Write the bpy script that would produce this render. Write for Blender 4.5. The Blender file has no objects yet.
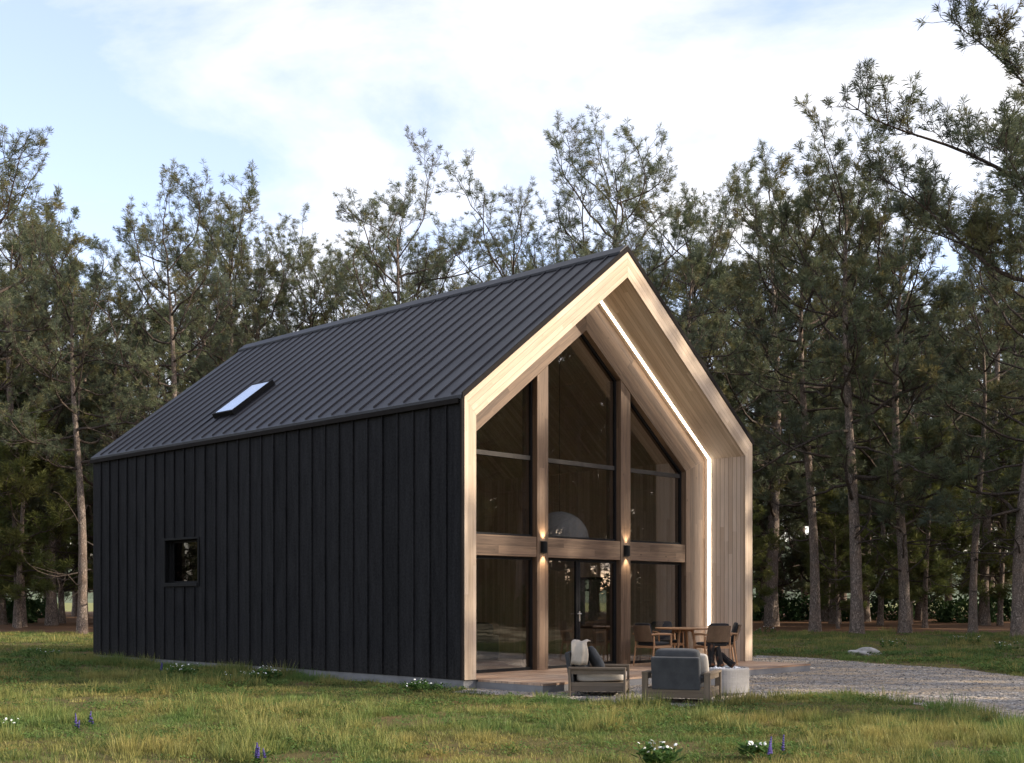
import bpy, bmesh, math, random
import numpy as np
from mathutils import Vector, Matrix

R = math.radians
scene = bpy.context.scene
col = scene.collection

# ------------------------------------------------------------------ camera
cam_d = bpy.data.cameras.new("camera")
cam = bpy.data.objects.new("camera", cam_d)
col.objects.link(cam)
CH = 1.51
cam.location = (0, 0, CH)
cam.rotation_euler = (R(90), 0, 0)
cam_d.sensor_width = 36
cam_d.lens = 1201.46 / 1024 * 36
cam_d.shift_y = (597.93 - 381.5) / 1024
cam_d.clip_end = 5000
scene.camera = cam

# ------------------------------------------------------------------ sky
SUN_EL, SUN_AZ = 22.0, 100.0          # azimuth clockwise from +Y
world = bpy.data.worlds.new("World")
scene.world = world
world.use_nodes = True
nt = world.node_tree
nt.nodes.clear()
N = nt.nodes.new
out = N("ShaderNodeOutputWorld"); bg = N("ShaderNodeBackground")
sky = N("ShaderNodeTexSky"); sky.sky_type = 'NISHITA'; sky.sun_disc = False
sky.sun_elevation = R(SUN_EL); sky.sun_rotation = R(SUN_AZ)
sky.air_density = 1.0; sky.dust_density = 0.6; sky.ozone_density = 1.6
bg.inputs[1].default_value = 0.15
tc = N("ShaderNodeTexCoord"); sep = N("ShaderNodeSeparateXYZ")
nt.links.new(tc.outputs["Generated"], sep.inputs[0])
def wmath(op, a, b=None):
    n = N("ShaderNodeMath"); n.operation = op
    for i, x in enumerate((a, b)):
        if x is None: continue
        if isinstance(x, (int, float)): n.inputs[i].default_value = x
        else: nt.links.new(x, n.inputs[i])
    return n.outputs[0]
zc = wmath('ADD', wmath('MAXIMUM', sep.outputs[2], 0.0), 0.22)
cmb = N("ShaderNodeCombineXYZ")
nt.links.new(wmath('DIVIDE', sep.outputs[0], zc), cmb.inputs[0])
nt.links.new(wmath('DIVIDE', sep.outputs[1], zc), cmb.inputs[1])
mp = N("ShaderNodeMapping"); nt.links.new(cmb.outputs[0], mp.inputs[0])
mp.inputs["Location"].default_value = (1.3, 2.1, 0)
mp.inputs["Scale"].default_value = (0.85, 1.05, 1)
nz = N("ShaderNodeTexNoise"); nt.links.new(mp.outputs[0], nz.inputs[0])
nz.inputs["Scale"].default_value = 2.0; nz.inputs["Detail"].default_value = 9
nz.inputs["Roughness"].default_value = 0.58; nz.inputs["Distortion"].default_value = 0.35
cr = N("ShaderNodeValToRGB"); nt.links.new(nz.outputs[0], cr.inputs[0])
cr.color_ramp.elements[0].position = 0.40; cr.color_ramp.elements[0].color = (0.15, 0.15, 0.15, 1)
cr.color_ramp.elements[1].position = 0.67; cr.color_ramp.elements[1].color = (1, 1, 1, 1)
mix = N("ShaderNodeMix"); mix.data_type = 'RGBA'
nt.links.new(cr.outputs[0], mix.inputs[0])
tint = N("ShaderNodeMix"); tint.data_type = 'RGBA'; tint.blend_type = 'MULTIPLY'; tint.inputs[0].default_value = 1.0
nt.links.new(sky.outputs[0], tint.inputs[6]); tint.inputs[7].default_value = (1.16, 0.98, 1.0, 1)
nt.links.new(tint.outputs[2], mix.inputs[6])
mix.inputs[7].default_value = (3.6, 3.52, 3.48, 1)
nt.links.new(mix.outputs[2], bg.inputs[0]); nt.links.new(bg.outputs[0], out.inputs[0])

# ------------------------------------------------------------------ sun
sl = bpy.data.lights.new("sun", 'SUN'); sun = bpy.data.objects.new("sun", sl); col.objects.link(sun)
sl.energy = 3.2; sl.angle = R(0.6); sl.color = (1.0, 0.88, 0.72)
sd = Vector((math.sin(R(SUN_AZ)) * math.cos(R(SUN_EL)), math.cos(R(SUN_AZ)) * math.cos(R(SUN_EL)), math.sin(R(SUN_EL))))
sun.rotation_euler = (-sd).to_track_quat('-Z', 'Y').to_euler()

vs = scene.view_settings
vs.view_transform = 'Standard'; vs.look = 'None'; vs.gamma = 1; vs.exposure = 1.35; vs.use_curve_mapping = False
scene.cycles.max_bounces = 8; scene.cycles.transparent_max_bounces = 12
scene.cycles.caustics_reflective = False; scene.cycles.caustics_refractive = False
scene.cycles.sample_clamp_indirect = 6

# ------------------------------------------------------------------ tagging helpers
def tag(o, label=None, cat=None, group=None, kind=None):
    if label: o["label"] = label
    if cat: o["category"] = cat
    if group: o["group"] = group
    if kind: o["kind"] = kind
    return o

def empty(name, loc=(0, 0, 0), rz=0.0, label=None, cat=None, group=None):
    o = bpy.data.objects.new(name, None); col.objects.link(o)
    o.location = loc; o.rotation_euler = (0, 0, rz); o.empty_display_size = 0.2
    return tag(o, label, cat, group)

def copy_tree(o, parent=None):
    c = o.copy(); col.objects.link(c)
    if parent: c.parent = parent
    for ch in list(o.children): copy_tree(ch, c)
    return c

# ------------------------------------------------------------------ material helpers
class M:
    def __init__(s, name):
        s.m = bpy.data.materials.new(name); s.m.use_nodes = True
        s.t = s.m.node_tree; s.t.nodes.clear()
        s.out = s.n("ShaderNodeOutputMaterial")
    def n(s, kind): return s.t.nodes.new(kind)
    def l(s, a, b): s.t.links.new(a, b)
    def put(s, inp, x):
        if hasattr(x, "is_output"): s.l(x, inp)
        elif isinstance(x, (tuple, list)) and len(x) == 3 and inp.type == 'RGBA': inp.default_value = (*x, 1)
        else: inp.default_value = x
    def math(s, op, a, b=None, c=None, clamp=False):
        n = s.n("ShaderNodeMath"); n.operation = op; n.use_clamp = clamp
        for i, x in enumerate((a, b, c)):
            if x is not None: s.put(n.inputs[i], x)
        return n.outputs[0]
    def mix(s, f, a, b, mode='MIX'):
        n = s.n("ShaderNodeMix"); n.data_type = 'RGBA'; n.blend_type = mode
        s.put(n.inputs[0], f); s.put(n.inputs[6], a); s.put(n.inputs[7], b)
        return n.outputs[2]
    def ramp(s, f, stops):
        n = s.n("ShaderNodeValToRGB"); s.put(n.inputs[0], f); e = n.color_ramp.elements
        while len(e) < len(stops): e.new(0.5)
        for q, (p, c) in zip(e, stops):
            q.position = p; q.color = (*c, 1) if isinstance(c, (tuple, list)) else (c, c, c, 1)
        return n.outputs[0]
    def noise(s, vec, scale, detail=4, rough=0.55, dist=0.0):
        n = s.n("ShaderNodeTexNoise")
        if vec is not None: s.l(vec, n.inputs["Vector"])
        n.inputs["Scale"].default_value = scale; n.inputs["Detail"].default_value = detail
        n.inputs["Roughness"].default_value = rough; n.inputs["Distortion"].default_value = dist
        return n.outputs["Fac"]
    def coord(s, which="Object"): return s.n("ShaderNodeTexCoord").outputs[which]
    def pos(s): return s.n("ShaderNodeNewGeometry").outputs["Position"]
    def mapping(s, vec, scale=(1, 1, 1), loc=(0, 0, 0)):
        n = s.n("ShaderNodeMapping"); s.l(vec, n.inputs[0])
        n.inputs["Scale"].default_value = scale; n.inputs["Location"].default_value = loc
        return n.outputs[0]
    def xyz(s, vec):
        n = s.n("ShaderNodeSeparateXYZ"); s.l(vec, n.inputs[0]); return n.outputs
    def comb(s, x, y, z):
        n = s.n("ShaderNodeCombineXYZ")
        for i, q in enumerate((x, y, z)): s.put(n.inputs[i], q)
        return n.outputs[0]
    def bump(s, h, strength=0.3, dist=0.02):
        n = s.n("ShaderNodeBump"); s.put(n.inputs["Height"], h)
        n.inputs["Strength"].default_value = strength; n.inputs["Distance"].default_value = dist
        return n.outputs[0]
    def bsdf(s, color, rough=0.6, metal=0.0, normal=None, spec=0.5, **kw):
        b = s.n("ShaderNodeBsdfPrincipled")
        s.put(b.inputs["Base Color"], color); s.put(b.inputs["Roughness"], rough)
        s.put(b.inputs["Metallic"], metal); s.put(b.inputs["Specular IOR Level"], spec)
        if normal is not None: s.l(normal, b.inputs["Normal"])
        for k, v in kw.items(): s.put(b.inputs[k], v)
        return b.outputs[0]
    def done(s, sh): s.l(sh, s.out.inputs["Surface"]); return s.m

def wood(name, c1, c2, plank, gap=0.004, rough=0.6, grey=(0.30, 0.29, 0.28), greyamt=0.25, tint=0.35, knots=0.5):
    """planks run along UV u, are `plank` wide across UV v"""
    m = M(name)
    uv = m.xyz(m.coord("UV")); u, v = uv[0], uv[1]
    k = m.math('FLOOR', m.math('DIVIDE', v, plank))
    wn = m.n("ShaderNodeTexWhiteNoise"); wn.noise_dimensions = '1D'; m.put(wn.inputs["W"], k)
    wn2 = m.n("ShaderNodeTexWhiteNoise"); wn2.noise_dimensions = '2D'
    m.l(m.comb(k, m.math('FLOOR', m.math('ADD', m.math('DIVIDE', u, 2.7), m.math('MULTIPLY', wn.outputs["Value"], 9.0))), 0.0), wn2.inputs["Vector"])
    rnd = wn2.outputs["Value"]
    gv = m.comb(m.math('ADD', m.math('MULTIPLY', u, 1.3), m.math('MULTIPLY', rnd, 31.0)), m.math('MULTIPLY', v, 26.0), m.math('MULTIPLY', k, 3.7))
    g1 = m.noise(gv, 1.0, 7, 0.62, 0.6)
    gv2 = m.comb(m.math('ADD', m.math('MULTIPLY', u, 5.0), m.math('MULTIPLY', rnd, 11.0)), m.math('MULTIPLY', v, 190.0), k)
    g2 = m.noise(gv2, 1.0, 3, 0.6)
    f = m.math('ADD', m.math('MULTIPLY', g1, 0.75), m.math('MULTIPLY', g2, 0.30))
    f = m.math('ADD', f, m.math('MULTIPLY', m.math('SUBTRACT', rnd, 0.5), tint))
    c = m.mix(m.ramp(f, [(0.34, 0.0), (0.74, 1.0)]), c1, c2)
    wz = m.noise(m.coord("Object"), 0.8, 5, 0.6)
    c = m.mix(m.math('MULTIPLY', m.ramp(wz, [(0.4, 0.0), (0.7, 1.0)]), greyamt), c, grey)
    # knots
    vo = m.n("ShaderNodeTexVoronoi"); vo.feature = 'F1'
    m.l(m.comb(m.math('MULTIPLY', u, 2.2), m.math('MULTIPLY', v, 5.5), k), vo.inputs["Vector"]); vo.inputs["Scale"].default_value = 1.0
    kn = m.ramp(vo.outputs["Distance"], [(0.03, 1.0), (0.10, 0.0)])
    c = m.mix(m.math('MULTIPLY', kn, knots), c, tuple(x * 0.35 for x in c1))
    fr = m.math('FRACT', m.math('DIVIDE', v, plank))
    edge = m.math('MINIMUM', fr, m.math('SUBTRACT', 1.0, fr))
    gm = m.math('LESS_THAN', edge, gap / plank)
    c = m.mix(m.math('MULTIPLY', gm, 0.7), c, (0.03, 0.02, 0.015))
    h = m.math('SUBTRACT', m.math('MULTIPLY', f, 0.25), gm)
    return m.done(m.bsdf(c, rough, normal=m.bump(h, 0.5, 0.004), spec=0.3))

def simple(name, color, rough=0.5, metal=0.0, var=0.15, scale=6.0, bump=0.1, bscale=60.0, spec=0.5):
    m = M(name); co = m.coord("Object")
    n1 = m.noise(co, scale, 5, 0.6)
    c = m.mix(m.ramp(n1, [(0.3, 0.0), (0.7, 1.0)]), tuple(x * (1 - var) for x in color), tuple(min(1, x * (1 + var)) for x in color))
    nb = m.bump(m.noise(co, bscale, 4, 0.65), bump, 0.01)
    return m.done(m.bsdf(c, m.math('ADD', rough - 0.06, m.math('MULTIPLY', n1, 0.12)), metal, nb, spec))

MAT = {}
MAT['larch'] = wood("larch_planks", (0.37, 0.272, 0.18), (0.54, 0.42, 0.305), 0.098, 0.0025, greyamt=0.18, tint=0.28, knots=0.25)
MAT['lining'] = wood("lining_planks", (0.48, 0.365, 0.25), (0.70, 0.57, 0.43), 0.095, 0.002, greyamt=0.2, tint=0.4, knots=0.3)
MAT['jamb'] = wood("jamb_planks", (0.50, 0.385, 0.285), (0.70, 0.575, 0.455), 0.105, 0.005, greyamt=0.35, grey=(0.40, 0.34, 0.29), tint=0.4, knots=0.3)
MAT['timber'] = wood("dark_timber", (0.066, 0.040, 0.024), (0.200, 0.130, 0.082), 0.155, 0.002, greyamt=0.2, grey=(0.15, 0.11, 0.08), tint=0.25, knots=0.8)
MAT['deck'] = wood("deck_boards", (0.26, 0.155, 0.095), (0.44, 0.30, 0.20), 0.145, 0.005, greyamt=0.35, grey=(0.33, 0.29, 0.25), tint=0.45, knots=0.3)
MAT['inside'] = wood("interior_boards", (0.40, 0.33, 0.27), (0.56, 0.48, 0.40), 0.12, 0.004, greyamt=0.1, tint=0.3)
MAT['oak'] = wood("oak_furniture", (0.34, 0.22, 0.12), (0.52, 0.37, 0.22), 0.30, 0.0, greyamt=0.1, tint=0.2, knots=0.2)
MAT['teak'] = wood("teak_chair_wood", (0.27, 0.145, 0.07), (0.42, 0.245, 0.13), 0.30, 0.0, greyamt=0.05, tint=0.2, knots=0.1)
MAT['weathered'] = wood("weathered_armchair_wood", (0.075, 0.054, 0.034), (0.150, 0.112, 0.073), 0.16, 0.002, greyamt=0.12, tint=0.25, knots=0.3)

def clad():
    m = M("black_cladding"); co = m.coord("Object")
    n1 = m.noise(m.mapping(co, (9, 9, 1.2)), 1.0, 6, 0.65)
    n2 = m.noise(co, 24, 5, 0.75)
    x = m.xyz(co)
    k = m.math('FLOOR', m.math('DIVIDE', x[1], 0.4174))
    wn = m.n("ShaderNodeTexWhiteNoise"); wn.noise_dimensions = '1D'; m.put(wn.inputs["W"], k)
    f = m.math('ADD', m.math('ADD', m.math('MULTIPLY', n1, 0.45), m.math('MULTIPLY', n2, 0.55)), m.math("MULTIPLY", wn.outputs["Value"], 0.06))
    c = m.mix(m.ramp(f, [(0.40, 0.0), (0.68, 1.0)]), (0.0036, 0.0037, 0.0044), (0.0215, 0.0215, 0.0235))
    splash = m.math('MULTIPLY', m.math('SUBTRACT', m.math('ADD', 0.45, m.math('MULTIPLY', n1, 0.5)), m.math('MULTIPLY', x[2], 1.4)), 0.5, clamp=True)
    c = m.mix(m.math('MULTIPLY', splash, m.ramp(n2, [(0.4, 0.0), (0.7, 1.0)])), c, (0.045, 0.040, 0.033))
    return m.done(m.bsdf(c, 0.75, normal=m.bump(f, 0.5, 0.008), spec=0.12))
MAT['clad'] = clad()

def roofmetal():
    m = M("roof_metal"); co = m.coord("Object")
    n1 = m.noise(m.mapping(co, (1.2, 1.2, 1.2)), 1.0, 5, 0.6)
    n2 = m.noise(co, 40, 3, 0.6)
    c = m.mix(m.ramp(n1, [(0.3, 0.0), (0.7, 1.0)]), (0.0034, 0.0030, 0.0050), (0.0062, 0.0055, 0.0084))
    return m.done(m.bsdf(c, m.math('ADD', 0.40, m.math('MULTIPLY', n1, 0.16)), 0.0, m.bump(m.math('ADD', n1, m.math('MULTIPLY', n2, 0.06)), 0.22, 0.05), 0.36))
MAT['metal'] = roofmetal()
MAT['blackmetal'] = simple("black_metal", (0.010, 0.010, 0.0105), 0.65, 0.0, 0.2, 8, 0.05, 80, 0.12)
MAT['verge'] = simple('verge_trim_black', (0.014, 0.012, 0.011), 0.85, 0, .2, 8, 0.05, 60, 0.1)
MAT['steel'] = simple("brushed_steel", (0.62, 0.62, 0.62), 0.3, 1.0, 0.1, 20, 0.05, 90)
MAT['greybar'] = simple("grey_tie_bar", (0.05, 0.046, 0.042), 0.8, 0.0, 0.2, 5, 0.08, 50, 0.05)

def concrete(name, a, b):
    m = M(name); co = m.coord("Object")
    n1 = m.noise(co, 3.5, 8, 0.65); n2 = m.noise(co, 60, 4, 0.7)
    lay = m.noise(m.mapping(co, (1.5, 1.5, 22)), 1.0, 4, 0.6)
    f = m.math('ADD', m.math('ADD', m.math('MULTIPLY', n1, 0.5), m.math('MULTIPLY', n2, 0.25)), m.math('MULTIPLY', lay, 0.3))
    c = m.mix(m.ramp(f, [(0.35, 0.0), (0.7, 1.0)]), a, b)
    return m.done(m.bsdf(c, 0.85, normal=m.bump(f, 0.5, 0.01), spec=0.25))
MAT['concrete'] = concrete("foundation_concrete", (0.13, 0.13, 0.135), (0.22, 0.22, 0.22))
MAT['paleconcrete'] = concrete("pale_fire_pit_concrete", (0.20, 0.19, 0.18), (0.36, 0.345, 0.325))

def glass(name, tint, f0=0.07):
    m = M(name)
    lw = m.n("ShaderNodeLayerWeight"); lw.inputs["Blend"].default_value = 0.5
    p5 = m.math('POWER', lw.outputs["Facing"], 5.0)
    F = m.math('ADD', f0, m.math('MULTIPLY', p5, 1 - f0))
    g = m.n("ShaderNodeBsdfGlossy"); g.inputs["Roughness"].default_value = 0.0; g.inputs["Color"].default_value = (1, 1, 1, 1)
    # float glass is never perfectly flat
    nb = m.bump(m.noise(m.coord("Object"), 0.9, 2, 0.5), 0.02, 0.05); m.l(nb, g.inputs["Normal"])
    t = m.n("ShaderNodeBsdfTransparent"); t.inputs["Color"].default_value = (*tint, 1)
    ms = m.n("ShaderNodeMixShader"); m.l(F, ms.inputs[0]); m.l(t.outputs[0], ms.inputs[1]); m.l(g.outputs[0], ms.inputs[2])
    return m.done(ms.outputs[0])
MAT['glass'] = glass("window_glass", (0.82, 0.82, 0.81), 0.13)
MAT['darkglass'] = glass('side_window_glass', (0.22, 0.22, 0.22), 0.03)
MAT['skyglass'] = glass("skylight_glass", (0.8, 0.82, 0.85), 0.65)

def emit(name, color, strength):
    m = M(name); e = m.n("ShaderNodeEmission"); e.inputs[0].default_value = (*color, 1); e.inputs[1].default_value = strength
    return m.done(e.outputs[0])
MAT['led'] = emit("led_strip_light", (1.0, 0.88, 0.74), 8.5)

def fabric(name, a, b, scale=180):
    m = M(name); co = m.coord("Object")
    n1 = m.noise(co, scale, 3, 0.7); n2 = m.noise(co, 5, 5, 0.6)
    f = m.math('ADD', m.math('MULTIPLY', n1, 0.5), m.math('MULTIPLY', n2, 0.5))
    c = m.mix(m.ramp(f, [(0.35, 0.0), (0.65, 1.0)]), a, b)
    return m.done(m.bsdf(c, 0.95, normal=m.bump(f, 0.5, 0.006), spec=0.15, **{"Sheen Weight": 0.06}))
MAT['greyfab'] = fabric("grey_upholstery", (0.033, 0.035, 0.037), (0.068, 0.070, 0.073))
MAT['palefab'] = fabric("pale_seat_fabric", (0.34, 0.31, 0.27), (0.50, 0.46, 0.41))
MAT['throw'] = fabric("beige_throw", (0.26, 0.225, 0.18), (0.42, 0.37, 0.305), 120)
MAT['darkfab'] = fabric("dark_cushion_fabric", (0.014, 0.014, 0.015), (0.034, 0.034, 0.036))
MAT['weave'] = fabric("woven_chair_back", (0.085, 0.055, 0.034), (0.16, 0.108, 0.068), 90)
MAT['paper'] = simple("paper_lantern", (0.34, 0.33, 0.32), 0.9, 0, 0.06, 4, 0.2, 14, 0.1)
MAT['pebble'] = simple("white_pebbles", (0.66, 0.66, 0.66), 0.7, 0, 0.25, 14, 0.3, 40, 0.3)
MAT['rock'] = simple("pale_rock", (0.36, 0.34, 0.31), 0.9, 0, 0.35, 6, 0.8, 20, 0.2)

def charlog():
    m = M("charred_log"); co = m.coord("Object")
    v = m.n("ShaderNodeTexVoronoi"); m.l(m.mapping(co, (22, 22, 7)), v.inputs["Vector"]); v.inputs["Scale"].default_value = 1
    n1 = m.noise(co, 7, 5, 0.6)
    c = m.mix(m.ramp(n1, [(0.5, 0.0), (0.66, 1.0)]), (0.010, 0.009, 0.009), (0.13, 0.055, 0.025))
    return m.done(m.bsdf(c, 0.9, normal=m.bump(v.outputs["Distance"], 0.8, 0.02), spec=0.2))
MAT['char'] = charlog()

def bark():
    m = M("pine_bark"); co = m.coord("Object")
    wob = m.n("ShaderNodeTexNoise"); m.l(co, wob.inputs["Vector"]); wob.inputs["Scale"].default_value = 5.0; wob.inputs["Detail"].default_value = 3
    va = m.n("ShaderNodeVectorMath"); va.operation = 'MULTIPLY_ADD'
    m.l(wob.outputs["Color"], va.inputs[0]); va.inputs[1].default_value = (.22, .22, .5); m.l(co, va.inputs[2])
    v = m.n("ShaderNodeTexVoronoi"); v.feature = 'DISTANCE_TO_EDGE'; m.l(m.mapping(va.outputs[0], (15, 15, 4.2)), v.inputs["Vector"]); v.inputs["Scale"].default_value = 1.0
    crack = m.ramp(v.outputs["Distance"], [(0.0, 0.0), (0.35, 1.0)])
    n1 = m.noise(m.mapping(va.outputs[0], (12, 12, 2.2)), 1.5, 7, 0.7); n2 = m.noise(co, 1.1, 4, 0.6)
    f = m.math('ADD', m.math('MULTIPLY', crack, 0.30), m.math('MULTIPLY', n1, 0.75))
    c = m.ramp(f, [(0.28, (0.030, 0.025, 0.021)), (0.58, (0.115, 0.095, 0.081)), (0.9, (0.27, 0.23, 0.20))])
    c = m.mix(m.ramp(n2, [(0.45, 0.0), (0.75, 0.45)]), c, (0.15, 0.10, 0.07))
    at = m.n("ShaderNodeAttribute"); at.attribute_name = "tint"       # thick scaly trunk bark is paler than limb bark
    c = m.mix(1.0, c, m.mix(at.outputs["Fac"], (0.70, 0.68, 0.66), (1.75, 1.70, 1.65)), 'MULTIPLY')
    return m.done(m.bsdf(c, 0.92, normal=m.bump(f, 0.9, 0.05), spec=0.12))
MAT['bark'] = bark()

def leafmat(name, a, b, c_, trans=0.25, dry=None, dryamt=0.0, nscale=0.35):
    """a..b by a per-blade tint stored on the mesh, c_ in larger patches"""
    m = M(name)
    at = m.n("ShaderNodeAttribute"); at.attribute_name = "tint"
    co = m.coord("Object") if name != "meadow_blades" else m.pos()
    oi = m.n("ShaderNodeObjectInfo")
    nz = m.noise(co, nscale, 4, 0.6)
    c = m.mix(at.outputs["Fac"], a, b)
    c = m.mix(m.ramp(nz, [(0.42, 0.0), (0.64, 1.0)]), c, c_)
    if dry: c = m.mix(m.math('MULTIPLY', m.ramp(m.noise(m.mapping(co, (1, 1, 1), (9, 4, 2)), nscale * 1.7, 3, 0.6), [(0.5, 0.0), (0.68, 1.0)]), dryamt), c, dry)
    c = m.mix(m.math('MULTIPLY', oi.outputs["Random"], 0.35), c, m.mix(0.5, c, (0.05, 0.055, 0.02)))
    df = m.n("ShaderNodeBsdfDiffuse"); m.l(c, df.inputs[0])
    tr = m.n("ShaderNodeBsdfTranslucent"); m.l(c, tr.inputs[0])
    ms = m.n("ShaderNodeMixShader"); ms.inputs[0].default_value = trans
    m.l(df.outputs[0], ms.inputs[1]); m.l(tr.outputs[0], ms.inputs[2])
    gl = m.n("ShaderNodeBsdfGlossy"); gl.inputs["Roughness"].default_value = 0.5; gl.inputs[0].default_value = (1, 1, 1, 1)
    m2 = m.n("ShaderNodeMixShader"); m2.inputs[0].default_value = 0.010
    m.l(ms.outputs[0], m2.inputs[1]); m.l(gl.outputs[0], m2.inputs[2])
    return m.done(m2.outputs[0])
MAT['needles'] = leafmat("pine_needles", (0.066, 0.088, 0.048), (0.180, 0.195, 0.100), (0.096, 0.116, 0.082), 0.35, dry=(0.165, 0.125, 0.035), dryamt=0.75)
MAT['younger'] = leafmat("young_pine_needles", (0.06, 0.085, 0.028), (0.14, 0.15, 0.04), (0.115, 0.11, 0.032), 0.3)
MAT['bushleaf'] = leafmat("bush_leaves", (0.022, 0.05, 0.016), (0.05, 0.09, 0.028), (0.03, 0.06, 0.02), 0.2)
MAT['grass'] = leafmat("meadow_blades", (0.050, 0.088, 0.022), (0.40, 0.345, 0.110), (0.105, 0.175, 0.045), 0.35, dry=(0.36, 0.275, 0.09), dryamt=0.5, nscale=0.45)
MAT['weed'] = leafmat("green_weed_leaves", (0.055, 0.115, 0.028), (0.15, 0.225, 0.055), (0.085, 0.15, 0.04), 0.3)
MAT['purple'] = simple("purple_petals", (0.075, 0.058, 0.20), 0.7, 0, 0.3, 40, 0.0, 50, 0.2)
MAT['white'] = simple("white_petals", (0.75, 0.76, 0.72), 0.7, 0, 0.08, 40, 0.0, 50, 0.2)

def groundmat():
    m = M("meadow_soil"); p = m.pos(); x = m.xyz(p)
    n1 = m.noise(p, 0.5, 6, 0.62); n2 = m.noise(p, 9.0, 6, 0.7); n3 = m.noise(p, 70, 3, 0.7)
    soil = m.mix(m.noise(p, 24, 6, 0.7), (0.07, 0.042, 0.022), (0.27, 0.16, 0.075))
    turf = m.mix(m.math('ADD', m.math('MULTIPLY', n3, 0.5), m.math('MULTIPLY', m.noise(p, 28, 5, 0.7), 0.5)), (0.035, 0.035, 0.014), (0.16, 0.125, 0.05))
    c = m.mix(m.ramp(m.math('ADD', m.math('MULTIPLY', n1, 0.75), m.math('MULTIPLY', n2, 0.25)), [(0.36, 0.0), (0.46, 1.0)]), soil, turf)
    # needle litter under the trees
    lit = m.mix(m.math('ADD', m.math('MULTIPLY', n2, 0.55), m.math('MULTIPLY', n3, 0.45)), (0.075, 0.04, 0.022), (0.19, 0.105, 0.055))
    ny = m.math('ADD', x[1], m.math('MULTIPLY', m.math('SUBTRACT', m.noise(p, 0.25, 4, 0.6), 0.5), 9.0))
    w = m.math('MULTIPLY', m.math('SUBTRACT', ny, 47.0), 0.4, clamp=True)
    c = m.mix(w, c, lit)
    # open pale field far beyond the wood
    far = m.mix(n1, (0.16, 0.17, 0.06), (0.25, 0.24, 0.10))
    w2 = m.math('MULTIPLY', m.math('SUBTRACT', ny, 128.0), 0.1, clamp=True)
    c = m.mix(w2, c, far)
    h = m.math('ADD', n2, m.math('MULTIPLY', n3, 0.4))
    return m.done(m.bsdf(c, 0.95, normal=m.bump(h, 0.7, 0.05), spec=0.1))
MAT['ground'] = groundmat()

def gravelmat():
    m = M("gravel"); p = m.pos()
    v = m.n("ShaderNodeTexVoronoi"); m.l(p, v.inputs["Vector"]); v.inputs["Scale"].default_value = 19
    v2 = m.n("ShaderNodeTexVoronoi"); m.l(p, v2.inputs["Vector"]); v2.inputs["Scale"].default_value = 9
    cs = m.xyz(v.outputs["Color"]); cs2 = m.xyz(v2.outputs["Color"])
    n1 = m.noise(p, 0.8, 5, 0.6); n2 = m.noise(m.mapping(p, (0.8, 1.1, 1)), 0.85, 6, 0.68)
    f = m.math('ADD', m.math('MULTIPLY', cs[0], 0.55), m.math('ADD', m.math('MULTIPLY', cs2[1], 0.22), m.math('MULTIPLY', n1, 0.3)))
    c = m.ramp(f, [(0.12, (0.075, 0.071, 0.068)), (0.5, (0.21, 0.195, 0.18)), (0.95, (0.46, 0.42, 0.375))])
    c = m.mix(m.math('MULTIPLY', m.ramp(n2, [(0.46, 0.0), (0.62, 1.0)]), 0.8), c, (0.43, 0.325, 0.205))  # warm sun patches on the gravel, painted into its colour as tan
    h = m.math('ADD', m.math('SUBTRACT', 1.0, m.math('MULTIPLY', v.outputs["Distance"], 1.5)), m.math('MULTIPLY', n1, 0.8))
    return m.done(m.bsdf(c, 0.9, normal=m.bump(h, 0.9, 0.03), spec=0.2))
MAT['gravel'] = gravelmat()

# ------------------------------------------------------------------ mesh helpers
def link_mesh(name, me, mat, parent=None, smooth=False):
    if mat: me.materials.append(MAT[mat] if isinstance(mat, str) else mat)
    if smooth:
        me.polygons.foreach_set("use_smooth", [True] * len(me.polygons))
    o = bpy.data.objects.new(name, me); col.objects.link(o)
    if parent: o.parent = parent
    return o

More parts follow.
